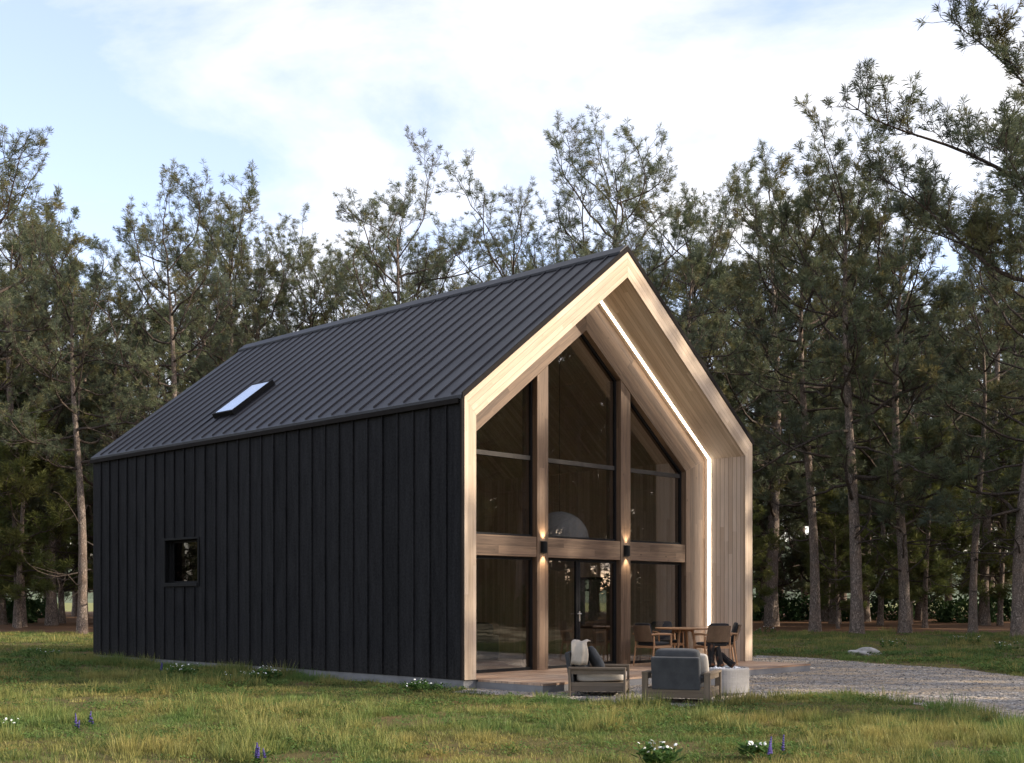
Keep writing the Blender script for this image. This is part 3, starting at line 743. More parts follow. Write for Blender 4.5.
# ------------------------------------------------------------------ deck furniture
TBL = Vector((3.50, 24.62, B))
def table():
    o = empty("round_table", TBL, 0.3, "round wooden dining table on the deck between four armchairs", "table")
    MB().lathe([(0.0, .715), (.52, .715), (.56, .728), (.565, .742), (.56, .75), (0.0, .75)], 48).build("tabletop", 'teak', o)
    for k in range(4):
        a = math.pi / 4 + k * math.pi / 2
        MB().tube([(.2 * math.cos(a), .2 * math.sin(a), .715), (.36 * math.cos(a), .36 * math.sin(a), 0)], [.03, .019], 10).build("leg", 'teak', o)
    MB().bar((-.2, 0, .69), (.2, 0, .69), .06, .04).bar((0, -.2, .69), (0, .2, .69), .06, .038).build("brace", 'teak', o)
table()
def make_dining_chair():
    """faces local +x, origin under the seat"""
    o = empty("dining_chair", (0, 0, 0))
    for y in (-.27, .27):
        MB().tube([(-.30, y, 0), (-.235, y, .42), (-.245, y, .60)], [.014, .021, .017], 8).build("leg", 'teak', o)
        MB().tube([(.27, y, 0), (.225, y, .42), (.215, y, .625)], [.013, .020, .017], 8).build("leg", 'teak', o)
        MB().tube([(-.31, y, .635), (-.12, y * 1.04, .645), (.10, y * 1.05, .64), (.24, y * 1.0, .63)], [.017, .022, .022, .016], 8).build("armrest", 'teak', o)
    MB().bar((-.235, -.26, .385), (-.235, .26, .385), .03, .05).bar((.23, -.26, .385), (.23, .26, .385), .03, .05).bar((-.23, -.262, .39), (.225, -.262, .39), .025, .045).bar((-.23, .262, .39), (.225, .262, .39), .025, .045).build("seat_frame", 'teak', o)
    # curved back panel
    vs_ = []; fs = []; n = 9
    for i in range(n):
        t = -1 + 2 * i / (n - 1); xx = -.245 - .07 * (1 - t * t)
        for (dx, z, s) in ((-.016, .49, 1), (-.103, .815, .97), (-.085, .815, .97), (.004, .49, 1)):
            vs_.append((xx + dx, t * .255 * s, z))
    for i in range(n - 1):
        for q in range(4): fs.append((i * 4 + q, i * 4 + (q + 1) % 4, (i + 1) * 4 + (q + 1) % 4, (i + 1) * 4 + q))
    fs += [(0, 1, 2, 3), ((n - 1) * 4 + 3, (n - 1) * 4 + 2, (n - 1) * 4 + 1, (n - 1) * 4)]
    MB().add(vs_, fs, (0, 1, 0)).build("back_panel", 'weave', o, .006)
    cushion("seat_cushion", 'darkfab', o, (.50, .50, .075), (0.005, 0, .445), (0, R(-2), 0), .35, 3)
    cushion("back_cushion", 'darkfab', o, (.43, .47, .07), (-.255, 0, .655), (0, R(-105), 0), .35, 4)
    return o
GC = "dining armchairs around the round table"
chairs = [((2.84, 24.08), R(36), "dining armchair left of the round table, woven back towards the glass door"),
          ((3.28, 25.42), R(-75), "dining armchair on the far side of the table, only its dark cushioned back showing"),
          ((3.97, 23.88), R(108), "dining armchair with its broad woven back towards the camera, in front of the table"),
          ((4.27, 24.55), R(176), "dining armchair at the right of the table seen in profile against the pale jamb")]
dc = make_dining_chair()
for i, (xy, a, lab) in enumerate(chairs):
    c = dc if i == 0 else copy_tree(dc)
    c.location = (*xy, B); c.rotation_euler = (0, 0, a); tag(c, lab, "chair", GC)

def armchair(name, loc, rz, label, throw=False):
    """lounge armchair, faces local +x"""
    o = empty(name, loc, rz, label, "armchair", "lounge armchairs by the fire pit")
    w, d, h = .90, .86, .455
    for sgn in (-1, 1):
        y = sgn * (w / 2 - .0); 
        MB().bar((-d / 2, y, h - .02), (d / 2 + .02, y, h - .02), .10, .035).build("armrest", 'weathered', o, .004, segs=1)
        MB().bar((d / 2, y, 0), (d / 2, y, h - .038), .09, .035, (1, 0, 0)).build("leg", 'weathered', o, .004, segs=1)
        MB().bar((-d / 2 + .018, y, 0), (-d / 2 + .018, y, h - .038), .09, .035, (1, 0, 0)).build("leg", 'weathered', o, .004, segs=1)
        MB().bar((-d / 2 + .037, y, h - .075), (d / 2 - .019, y, h - .075), .03, .073).build("side_rail", 'weathered', o)
        MB().bar((-d / 2 + .037, y, .15), (d / 2 - .019, y, .15), .03, .13).build("side_rail", 'weathered', o)
    MB().bar((d / 2 - .0, -w / 2 + .046, .15), (d / 2 - .0, w / 2 - .046, .15), .03, .13).build("front_rail", 'weathered', o)
    MB().bar((-d / 2 + .02, -w / 2 + .046, .15), (-d / 2 + .02, w / 2 - .046, .15), .03, .13).build("back_rail", 'weathered', o)
    MB().box(-d / 2 + .04, d / 2 - .02, -w / 2 + .05, w / 2 - .05, .18, .215).build("slat_base", 'weathered', o)
    cushion("seat_cushion", 'palefab' if throw else 'greyfab', o, (.76, .71, .19), (.045, 0, .305), (0, R(-1), 0), .22, 11)
    # upholstered back shell and soft back cushion
    me = MB().bar((-d / 2 + .035, 0,   .20), (-d / 2 - .035, 0, .67), .70, .075, (1, 0, 0)); me.build("back_shell", 'greyfab', o, .02)
    cushion("back_cushion", 'greyfab', o, (.50, .66, .20), (-.27, 0, .54), (0, R(-101), 0), .3, 12)
    return o
ac1 = gp(599, 694.5); a1 = armchair("lounge_armchair", ac1, R(-9), "grey lounge armchair in profile with a beige throw over its back", True)
ac2 = gp(682, 701.5); a2 = armchair("lounge_armchair", ac2, R(70), "grey lounge armchair turned with its back to the camera beside the fire pit")
cushion("scatter_cushion", 'greyfab', a1, (.42, .42, .15), (-.06, -.06, .56), (R(18), R(-122), 0), .5, 21)
cushion("scatter_cushion", 'palefab', a2, (.36, .40, .13), (-.05, -.20, .54), (0, R(-114), 0), .5, 22)
def throw():
    q = Matrix.Translation(ac1) @ Matrix.Rotation(R(-9), 4, 'Z')
    prof = [(.16, .80), (.06, .815), (-.06, .825), (-.18, .825), (-.28, .815), (-.335, .785), (-.365, .72), (-.375, .64), (-.385, .56), (-.392, .49)]
    nx, vs_, fs = 15, [], []
    rnd = random.Random(8)
    for side in (0, 1):
        for i, (x, z) in enumerate(prof):
            for k in range(nx):
                t = k / (nx - 1); fold = .013 * math.sin(t * 8.5 + i * .35) + .005 * math.sin(t * 23 + i * .8)
                off = .012 * side + max(0, fold + .012)
                cy, cz = -.05, .6; dy, dz = x - cy, z - cz; ll = math.hypot(dy, dz)
                vs_.append((-.39 + .24 * t + .012 * math.sin(i * 1.1) + .02 * (i > 5) * (t - .5), x + dy / ll * off, z + dz / ll * off))
    n = len(prof); m = n * nx
    for i in range(n - 1):
        for k in range(nx - 1):
            a = i * nx + k; fs.append((a, a + 1, a + nx + 1, a + nx)); fs.append((m + a, m + a + nx, m + a + nx + 1, m + a + 1))
    edge = [k for k in range(nx)] + [i * nx + nx - 1 for i in range(1, n)] + [(n - 1) * nx + k for k in range(nx - 2, -1, -1)] + [i * nx for i in range(n - 2, 0, -1)]
    for a, b in zip(edge, edge[1:] + edge[:1]): fs.append((a, a + m, b + m, b))
    o = MB().add(vs_, fs).build("throw_blanket", 'throw', None, smooth=True)
    o.matrix_world = q
    tag(o, "beige knitted throw draped over the back of the left armchair", "blanket")
throw()
FP = gp(722.5, 694.2)
def fire_pit():
    o = empty("fire_pit", FP, 0, "round pale concrete fire pit filled with white pebbles on the gravel", "fire pit")
    MB().lathe([(.36, 0.0), (.36, .04), (.41, .045), (.415, .40), (.40, .425), (.36, .425), (.355, .36), (.0, .36)], 56).build("bowl", 'paleconcrete', o, .0)
    rnd = random.Random(5); bm = bmesh.new()
    for k in range(170):
        a = rnd.uniform(0, 6.28); r = .345 * math.sqrt(rnd.random()); s = rnd.uniform(.022, .04)
        m4 = Matrix.Translation((r * math.cos(a), r * math.sin(a), .365 + rnd.uniform(.015, .075) * (1.15 - r / .45))) @ Matrix.Rotation(rnd.uniform(0, 6), 4, 'Z') @ Matrix.Diagonal((s * 1.25, s, s * .75, 1))
        bmesh.ops.create_icosphere(bm, subdivisions=1, radius=1, matrix=m4)
    me = bpy.data.meshes.new("pebbles"); bm.to_mesh(me); bm.free(); link_mesh("pebbles", me, 'pebble', o, True)
fire_pit()
def log(p, q, r0, r1, label):
    rnd = random.Random(int(p[0] * 1000)); mb = MB()
    p = Vector(p); q = Vector(q); pts = [p.lerp(q, t / 5) + Vector((rnd.uniform(-.008, .008), rnd.uniform(-.008, .008), 0)) for t in range(6)]
    mb.tube([x - p for x in pts], [r0 + (r1 - r0) * t / 5 + rnd.uniform(-.007, .007) for t in range(6)], 9)
    o = mb.build("charred_log", 'char', None, .004, segs=1); o.location = p
    tag(o, label, "log", "logs standing on the fire pit")
z0 = .44
log(FP + Vector((-.19, -.05, z0)), FP + Vector((-.17, .01, .79)), .066, .055, "tallest charred log standing upright at the left of the fire pit")
log(FP + Vector((-.04, -.07, z0)), FP + Vector((-.085, .0, .74)), .055, .048, "reddish brown split log leaning against the tallest log on the fire pit")
log(FP + Vector((.17, -.06, z0 + .01)), FP + Vector((-.03, .03, .62)), .055, .05, "short charred log lying lowest across the pebbles at the right")

# ------------------------------------------------------------------ trees
def tube_np(pts, rad, n, V, Lp, Sz, base):
    pts = np.asarray(pts); k = len(pts)
    d = np.gradient(pts, axis=0); d /= np.linalg.norm(d, axis=1, keepdims=True) + 1e-9
    ref = np.array([0.31, 0.17, 0.93]) if abs(d[0, 2]) < .85 else np.array([1.0, 0.1, 0.0])
    a = np.cross(d, ref); a /= np.linalg.norm(a, axis=1, keepdims=True) + 1e-9; b = np.cross(d, a)
    th = np.arange(n) / n * 2 * np.pi
    ring = pts[:, None, :] + (a[:, None, :] * np.cos(th)[None, :, None] + b[:, None, :] * np.sin(th)[None, :, None]) * np.asarray(rad)[:, None, None]
    V.append(ring.reshape(-1, 3))
    i, j = np.meshgrid(np.arange(k - 1), np.arange(n), indexing='ij'); i = i.ravel(); j = j.ravel(); j2 = (j + 1) % n
    q = np.stack([i * n + j, i * n + j2, (i + 1) * n + j2, (i + 1) * n + j], 1) + base
    Lp.append(q.ravel()); Sz.append(np.full(len(q), 4))
    return base + k * n

def pine_meshes(seed, Ht, cb, spread, nl, r0, lean=0.0, tufts=1.0, flat=0.0, dead=7, fork=False, needle=(.22, .38), nw=.022, limbs=None, top_round=.35, rise=1.0, subn=(5, 8), subclip=(.6, 2.3)):
    rng = np.random.default_rng(seed)
    V, Lp, Sz = [], [], []; base = 0; TP, TD = [], []
    nseg = 16; t = np.linspace(0, 1, nseg)
    ph = rng.uniform(0, 6, 4); amp = Ht * .018
    tx = amp * (np.sin(t * 5 + ph[0]) - np.sin(ph[0])) * t ** .6 + lean * t * Ht
    ty = amp * (np.sin(t * 4.2 + ph[1]) - np.sin(ph[1])) * t ** .6
    trunk = np.stack([tx, ty, t * Ht * .97 - .15], 1)
    rad = r0 * (1 - t) ** .75 * .92 + .025 + r0 * .35 * np.exp(-t * 45)
    # finer, knobbly trunk
    tt = np.linspace(0, 1, 40); tr = np.stack([np.interp(tt, t, trunk[:, q]) for q in range(3)], 1); rr = np.interp(tt, t, rad) * (1 + rng.normal(0, .035, 40))
    base = tube_np(tr, rr, 12, V, Lp, Sz, base)
    def grow(p, d, length, r, n, up, wob):
        pts = [np.array(p, float)]; d = np.array(d, float)
        for _ in range(n):
            d = d + rng.normal(0, wob, 3) + np.array([0, 0, up]); d /= np.linalg.norm(d)
            pts.append(pts[-1] + d * length / n)
        return np.array(pts), np.linspace(r, max(.006, r * .35), n + 1)
    def foliage(pts, r, level):
        nonlocal base
        nsub = int(rng.integers(subn[0], subn[1]))
        Ln = np.sum(np.linalg.norm(np.diff(pts, axis=0), axis=1))
        for s in range(nsub):
            f = .28 + .72 * (s + rng.random() * .8) / nsub; f = min(f, 1.0)
            i = f * (len(pts) - 1); i0 = min(int(i), len(pts) - 2); p = pts[i0] + (pts[i0 + 1] - pts[i0]) * (i - i0)
            d = pts[i0 + 1] - pts[i0]; d /= np.linalg.norm(d)
            side = np.cross(d, [0, 0, 1]); side /= np.linalg.norm(side) + 1e-6
            dd = d * rng.uniform(.25, .9) + side * rng.choice([-1, 1]) * rng.uniform(.3, 1.0) + np.array([0, 0, rng.uniform(.05, .75)])
            ls = Ln * rng.uniform(.28, .50) * (1.15 - .45 * f)
            ls = float(np.clip(ls, *subclip))
            sp, sr = grow(p, dd / np.linalg.norm(dd), ls, max(.010, r * .35), 4, .10, .28)
            base = tube_np(sp, sr, 4, V, Lp, Sz, base)
            ntw = int(rng.integers(5, 9))
            for q in range(ntw):
                g = .3 + .7 * (q + rng.random()) / ntw; g = min(g, 1.0)
                i = g * 4; i0 = min(int(i), 3); p2 = sp[i0] + (sp[i0 + 1] - sp[i0]) * (i - i0)
                d2 = (sp[i0 + 1] - sp[i0]); d2 = d2 / np.linalg.norm(d2) * .7 + rng.normal(0, .5, 3) + np.array([0, 0, .40])
                d2 /= np.linalg.norm(d2); lt = rng.uniform(.25, .60)
                tp, trd = grow(p2, d2, lt, .009, 2, .22, .15)
                base = tube_np(tp, trd, 3, V, Lp, Sz, base)
                for e in ((1.0,) if rng.random() > tufts - .75 else (.5, 1.0)):
                    i = e * 2; i0 = min(int(i), 1)
                    TP.append(tp[i0] + (tp[i0 + 1] - tp[i0]) * (i - i0)); TD.append(d2 * .7 + np.array([0, 0, .35]))
    def limb(tz, az, el, length, r, up=.09, wob=.19):
        nonlocal base
        p = np.array([np.interp(tz, t, trunk[:, q]) for q in range(3)])
        d = np.array([math.cos(az) * math.cos(el), math.sin(az) * math.cos(el), math.sin(el)])
        pts, rd = grow(p, d, length, r, 9, up, wob)
        base = tube_np(pts, rd, 6, V, Lp, Sz, base)
        foliage(pts, r, 1)
    if limbs:
        for (z0_, ex, ey, ez, r) in limbs:                      # long sinuous limbs that reach a given tip
            a = np.array([np.interp(z0_ / Ht, t, trunk[:, q]) for q in range(3)]); e = np.array([ex, ey, ez]); q = np.linspace(0, 1, 13)[:, None]
            w1, w2 = rng.uniform(0, 6.28, 2); Lm = np.linalg.norm(e - a)
            wave = (np.sin(q * 7.5 + w1) - math.sin(w1) * (1 - q) - np.sin(7.5 + w1) * q) * np.array([[.015, .035, .045]]) * Lm
            pts = a + (e - a) * q + wave - np.array([[0, 0, 1.0]]) * np.sin(q * np.pi) * .09 * Lm
            rd = r * (1 - q[:, 0] * .85)
            base = tube_np(pts, rd, 7, V, Lp, Sz, base); foliage(pts, r * .7, 1); foliage(pts, r * .7, 1)
    ga = rng.uniform(0, 6)
    for i in range(nl):
        s = (i + rng.random() * .7) / nl                       # 0 low, 1 top of the crown
        tz = cb + (1 - cb) * s * .985
        prof = (min(1, .55 + 1.6 * s) if s < .3 else 1.0 - (1 - top_round) * ((s - .3) / .7) ** 1.3)
        ln = spread * prof * rng.uniform(.65, 1.15)
        el = R(-12 + 78 * s ** 1.25 * rise + rng.uniform(-12, 14)) * (1 - flat)
        ga += 2.4 + rng.uniform(-.5, .5)
        limb(tz, ga, el, ln, r0 * (.27 - .16 * s) * (.8 + .4 * rng.random()) + .012, .04 + .07 * s)
    for i in range(dead):                                      # bare dead limbs under the crown
        tz = rng.uniform(.14, max(.2, cb)); az = rng.uniform(0, 6.28); ln = rng.uniform(.6, spread * .65)
        p = np.array([np.interp(tz, t, trunk[:, q]) for q in range(3)]); el = R(rng.uniform(-25, 30))
        pts, rd = grow(p, [math.cos(az) * math.cos(el), math.sin(az) * math.cos(el), math.sin(el)], ln, .045, 7, .0, .24)
        base = tube_np(pts, rd, 5, V, Lp, Sz, base)
        for q in range(3):
            k = int(rng.integers(2, 7)); d = rng.normal(0, .6, 3) + (pts[k] - pts[k - 1]) / np.linalg.norm(pts[k] - pts[k - 1]); d /= np.linalg.norm(d)
            sp, sr = grow(pts[k], d, ln * rng.uniform(.2, .4), .016, 4, 0, .3); base = tube_np(sp, sr, 4, V, Lp, Sz, base)
    # the very top
    for k in range(3): TP.append(trunk[-1] + rng.normal(0, .1, 3)); TD.append(np.array([0, 0, 1.0]))
    vt = np.concatenate(V); tn = np.zeros(len(vt)); tn[:40 * 12] = 1.0
    tm = quick_mesh("trunk", vt, np.concatenate(Lp), np.concatenate(Sz), tn)
    TP = np.array(TP); TD = np.array(TD); TD /= np.linalg.norm(TD, axis=1, keepdims=True)
    nn = 30; n = len(TP)
    dirs = TD[:, None, :] * .72 + rng.normal(0, .46, (n, nn, 3)); dirs /= np.linalg.norm(dirs, axis=2, keepdims=True)
    ln = rng.uniform(needle[0], needle[1], (n, nn, 1)) * rng.uniform(.8, 1.15, (n, 1, 1))
    p0 = TP[:, None, :] - TD[:, None, :] * rng.uniform(0, .14, (n, nn, 1)) + rng.normal(0, .012, (n, nn, 3))
    sd_ = np.cross(dirs, rng.normal(0, 1, (n, nn, 3))); sd_ /= np.linalg.norm(sd_, axis=2, keepdims=True) + 1e-9
    sag = np.array([0, 0, -.03])
    v0 = p0 - sd_ * nw * .35; v1 = p0 + dirs * ln * .55 + sd_ * nw * .75; v2 = p0 + dirs * ln + sag
    vv = np.stack([v0, v1, v2], 2).reshape(-1, 3)
    tint = np.repeat(np.clip(rng.normal(.45, .22, (n, 1)) + rng.normal(0, .12, (n, nn)), 0, 1).reshape(-1), 3)
    cm = quick_mesh("crown", vv, np.arange(len(vv)), np.full(n * nn, 3), tint)
    return tm, cm

PROTO = {}
def proto(key, mat='needles', **kw):
    PROTO[key] = (*pine_meshes(**kw), mat)
proto('open', seed=11, Ht=20.0, cb=.46, spread=6.3, nl=28, r0=.27, tufts=.95, dead=9, top_round=.62, rise=.66, subn=(7, 11), nw=.0125, needle=(.19, .31))
proto('open2', seed=12, Ht=20.0, cb=.52, spread=6.4, nl=24, r0=.26, lean=.02, tufts=.9, dead=8, top_round=.72, rise=.70, subn=(7, 11), nw=.0125, needle=(.19, .31))
proto('open3', seed=27, Ht=20.0, cb=.42, spread=5.8, nl=30, r0=.25, lean=-.015, tufts=.95, dead=10, top_round=.66, rise=.62, subn=(7, 11), nw=.0125, needle=(.19, .31))
proto('open4', seed=33, Ht=20.0, cb=.48, spread=6.0, nl=26, r0=.25, lean=.01, tufts=1.0, dead=8, top_round=.75, rise=.72, subn=(7, 11), nw=.0125, needle=(.19, .31))
proto('dense', seed=13, Ht=20.0, cb=.26, spread=5.6, nl=36, r0=.27, tufts=1.1, dead=8, top_round=.62, rise=.65)
proto('dense2', seed=14, Ht=20.0, cb=.22, spread=5.4, nl=38, r0=.27, lean=.012, tufts=1.1, dead=6, flat=.2, top_round=.6)
proto('dense3', seed=15, Ht=20.0, cb=.30, spread=6.0, nl=34, r0=.27, lean=-.01, tufts=1.1, dead=8, flat=.15, top_round=.65, rise=.8)
proto('low', seed=18, Ht=20.0, cb=.09, spread=5.6, nl=42, r0=.27, lean=.01, tufts=1.2, dead=3, flat=.35, needle=(.25, .42), nw=.032)
proto('low2', seed=19, Ht=20.0, cb=.12, spread=6.0, nl=40, r0=.29, lean=-.01, tufts=1.2, dead=3, flat=.35, needle=(.25, .42), nw=.032)
proto('young', seed=16, mat='younger', Ht=9.0, cb=.16, spread=2.9, nl=26, r0=.10, tufts=1.1, dead=3, rise=.6)
PI = math.pi
proto('giant', seed=17, Ht=21.0, cb=.80, spread=4.0, nl=8, r0=.30, tufts=1.3, dead=0, needle=(.17, .28), nw=.014,
      limbs=[(9.9, -4.6, .3, 12.3, .075), (12.3, -5.7, -.4, 14.0, .07), (14.2, -2.7, .2, 16.2, .05), (11.3, -3.6, 1.2, 11.3, .06),
             (10.6, -2.4, -1.6, 12.6, .05), (13.0, 4.5, .5, 15.0, .08), (11.5, 3.5, -2, 13.0, .08), (12.6, .5, 4.2, 14.5, .08), (14.2, -.5, -3.6, 16.0, .07)], subclip=(.35, 1.0), subn=(9, 13))

def tree(kind, x, y, ht, rz, label, group=None, sc=1.0):
    tm, cm, mat = PROTO[kind]
    h0 = {'young': 9.0, 'giant': 21.0}.get(kind, 20.0); k = ht / h0
    o = empty("pine_tree", (x, y, 0), rz, label, "tree", group); o.scale = (k * sc, k * sc, k)
    for nm, me, mt in (("trunk", tm, 'bark'), ("crown", cm, mat)):
        if not me.materials: me.materials.append(MAT[mt]); me.polygons.foreach_set("use_smooth", [nm == "trunk"] * len(me.polygons))
        c = bpy.data.objects.new(nm, me); col.objects.link(c); c.parent = o
    return o
def at(px, d): return (px - 512) / 1201.46 * d
def hfor(py, d): return CH + (597.93 - py) * d / 1201.46

# front row, each one told apart.  (kind, pixel x of trunk foot, depth, pixel y of the top, rotation, label)
front = [
 ('open', 82, 50, 232, 0.4, "slim pine with a bare sunlit trunk right beside the rear corner of the black wall"),
 ('dense', 20, 63, 205, 1.9, "dense pine at the left edge of the photo behind the meadow"),
 ('open4', -28, 52, 95, 4.4, "tall pine whose branches reach in at the upper left edge of the sky"),
 ('dense2', 52, 68, 215, 3.1, "dark trunked pine second from the left edge behind the slim sunlit pine"),
 ('open', 168, 50, 198, 2.2, "tall open crowned pine rising over the left end of the roof"),
 ('dense3', 232, 62, 205, 0.9, "bushy pine showing above the rear end of the ridge, right of the tall open pine"),
 ('open3', 318, 66, 235, 5.2, "smaller pine with thin crown above the middle of the roof"),
 ('open4', 402, 50, 166, 1.2, "spreading open pine with forked silhouette against white cloud above the roof"),
 ('open2', 512, 56, 192, 3.9, "pine with gaps in its crown just left of the gable peak"),
 ('open', 622, 51, 120, 5.5, "tallest pine standing directly behind the gable peak"),
 ('dense3', 700, 62, 225, 2.6, "dark bushy pine filling the view just right of the gable peak"),
 ('dense', 772, 64, 178, 0.2, "pine with straight trunk closest to the right side of the house"),
 ('open3', 815, 54, 165, 4.0, "straight trunked pine second to the right of the house"),
 ('dense3', 857, 50.5, 150, 1.1, "thick trunked pine in the middle of the right hand row with bare dead limbs"),
 ('dense', 905, 51, 195, 2.9, "pine with a slender dark trunk behind the white rock"),
 ('open3', 973, 50, 262, 0.7, "shorter leaning pine left of the thick trunk at the right edge"),
 ('dense3', 1019, 46, 190, 5.0, "thick trunked pine at the right edge of the photo"),
]
for kind, px, d, py, rz, lab in front:
    tree(kind, at(px, d), d, hfor(py, d) * (.89 if 'open' in kind else .94), rz, lab, None, 1.25 if px == 1019 else 1.0)
tree('giant', 14.0, 30.5, 21.0, 0.0, "near pine whose long limbs reach in from the upper right edge of the photo")
for px, d, py, rz, lab in ((925, 60, 440, .5, "young yellow green pine low between the trunks on the right"),
                           (735, 57, 500, 2.0, "small young pine close beside the right corner of the house"),
                           (18, 60, 420, 1.4, "young pine low at the left edge of the wood"),
                           (838, 59, 500, 4.0, "young pine half hidden behind the thick trunked pine"),
                           (-25, 66, 360, 3.0, "half grown pine with golden green foliage at the very left edge of the wood"),
                           (62, 72, 400, 5.1, "half grown pine between the two dark trunks at the left of the house"),
                           (1000, 66, 430, .9, "young pine just left of the thick trunk at the right edge"),
                           (880, 66, 420, 2.2, "half grown pine behind the slender dark trunk on the right")):
    tree('young', at(px, d), d, hfor(py, d), rz, lab, None, 1.15)
# deeper rows
rnd = random.Random(42)
GD = "pines deep in the wood"
kinds = ['low', 'low2', 'dense3', 'low', 'dense', 'low2']
deep = []
for row, (d0, step) in enumerate(((66, 72), (80, 58), (98, 52), (116, 46))):
    px = -60 + row * 17
    while px < 1085:
        d = d0 + rnd.uniform(-5, 5); q = px + rnd.uniform(-14, 14)
        top = (285, 315, 355, 395)[row] + rnd.uniform(-30, 30) - (25 if q > 660 else 0)
        kk = ('open3', 'dense3', 'open4', 'dense')[rnd.randrange(4)] if row == 0 else kinds[rnd.randrange(6)]
        deep.append((kk, at(q, d), d, hfor(top, d), rnd.uniform(0, 6.28)))
        px += step * rnd.uniform(.8, 1.2)
for k_, x, y, h, rz in deep:
    tree(k_, x, y, h, rz, "pine standing deep in the wood behind the front row of trunks", GD, 1.0)
# wood continuing to the right of the photo, mirrored in the gable glass
GR = "pines beyond the right edge"
right = [('dense3', 33, 19.5, 17.5, 1.0), ('open4', 36, 13.5, 16.5, 2.0), ('open', 38, 20.5, 18.5, 3.0), ('dense2', 42, 17, 20, 4.0), ('open3', 44, 10.5, 14, 5.0), ('young', 24, 12.5, 8.5, .5)]
r2 = random.Random(7)
for q in range(30): right.append((('dense3', 'low', 'open3', 'dense', 'low2', 'open4', 'dense2')[q % 7], 43 + (q % 5) * 9 + r2.uniform(-2, 2), 25 + (q // 5) * 3.9 + r2.uniform(-1.5, 1.5), 20 + r2.uniform(-1, 2), r2.uniform(0, 6)))
for q in range(12): right.append((kinds[(q + 1) % 6], 92 + (q % 2) * 12 + r2.uniform(-2, 2), 24 + q * 3.3, 24 + r2.uniform(-1, 2), r2.uniform(0, 6)))
for q in range(8): right.append((('low', 'low2')[q % 2], 74 + (q % 4) * 11, 17.5 + (q // 4) * 3.5 + (q % 4) * .6, 20, q * 1.3))
for q in range(9): right.append((('low', 'low2', 'dense')[q % 3], 46 + (q % 3) * 15 + (q // 3) * 4, 49 + (q // 3) * 7, 20, q * 1.7))
for k_, x, y, h, rz in right:
    tree(k_, x, y, h, rz, "pine standing outside the photo to the right and mirrored in the gable glass", GR)
GL = "pines beyond the left edge"
for k_, x, y, h, rz in (('low', -30, 40, 19, 1), ('dense2', -36, 50, 20, 2), ('low2', -42, 36, 20, 3), ('low', -40, 60, 20, 4), ('dense', -50, 46, 20, 5), ('low2', -52, 62, 20, 0), ('low', -37, 31, 19, .4), ('low2', -47, 32, 20, 1.4), ('low', -57, 36, 21, 2.4), ('low2', -66, 41, 21, 3.4), ('low', -62, 30, 20, 5.4)):
    tree(k_, x, y, h * .78, rz, "pine standing outside the photo to the left and mirrored in the small side window", GL)

def bush(x, y, r, h, seed, label, group):
    rng = np.random.default_rng(seed); n = int(900 * r)
    p = rng.normal(0, 1, (n, 3)); p /= np.linalg.norm(p, axis=1, keepdims=True); p *= rng.uniform(.55, 1.0, (n, 1)) ** .6
    lob = 1 + .25 * np.sin(p[:, 0] * 5 + seed) * np.sin(p[:, 1] * 4 + 1) + .15 * np.sin(p[:, 2] * 9)
    p *= lob[:, None]; p[:, 0] *= r; p[:, 1] *= r; p[:, 2] = np.abs(p[:, 2]) * h
    a = rng.normal(0, 1, (n, 3)); a /= np.linalg.norm(a, axis=1, keepdims=True); b = np.cross(a, rng.normal(0, 1, (n, 3))); b /= np.linalg.norm(b, axis=1, keepdims=True)
    s = rng.uniform(.10, .18, (n, 1))
    vv = np.stack([p - a * s, p + b * s * .5, p + a * s, p - b * s * .5], 1).reshape(-1, 3)
    o = empty("bush", (x, y, 0), 0, label, "bush", group)
    link_mesh("foliage", quick_mesh("foliage", vv, np.arange(len(vv)), np.full(n, 4), np.repeat(rng.random(n), 4)), 'bushleaf', o)
    mb = MB()
    for k in range(5):
        an = k * 1.26; mb.tube([(0.05 * math.cos(an), .05 * math.sin(an), -.05), (r * .5 * math.cos(an), r * .5 * math.sin(an), h * .6)], [.03, .012], 5)
    mb.build("stem", 'bark', o)
for i, (px, d, r, h) in enumerate(((12, 72, 1.5, 1.7), (40, 90, 1.6, 1.6), (-20, 80, 2, 1.8), (775, 80, 1.6, 1.9), (812, 84, 1.7, 1.7), (848, 78, 1.2, 1.3), (888, 82, 1.7, 2.1), (930, 86, 1.6, 1.8), (965, 74, 1.7, 1.6), (1000, 78, 1.9, 1.9), (1040, 80, 1.8, 1.7), (740, 86, 1.6, 1.8))):
    bush(at(px, d), d, r, h, 100 + i, "low dark green bush growing under the pines at the back of the wood", "bushes under the pines")

for i, (x, y, r, h) in enumerate(((52, 23.5, 2.2, 2.3), (60, 24, 2.4, 2.4), (70, 23, 2.6, 2.7), (80, 25, 2.8, 2.8), (42, 25, 2.2, 2.4), (46, 28, 2.4, 2.6), (50, 31, 2.2, 2.3), (55, 27, 2.5, 2.8), (60, 33, 2.6, 2.6), (66, 29, 2.6, 2.8), (70, 35, 2.6, 2.8), (62, 38, 2.4, 2.6), (56, 36, 2.5, 2.7))):
    bush(x, y, r, h, 300 + i, "dark bush outside the photo to the right mirrored low in the gable glass", "bushes beyond the right edge")
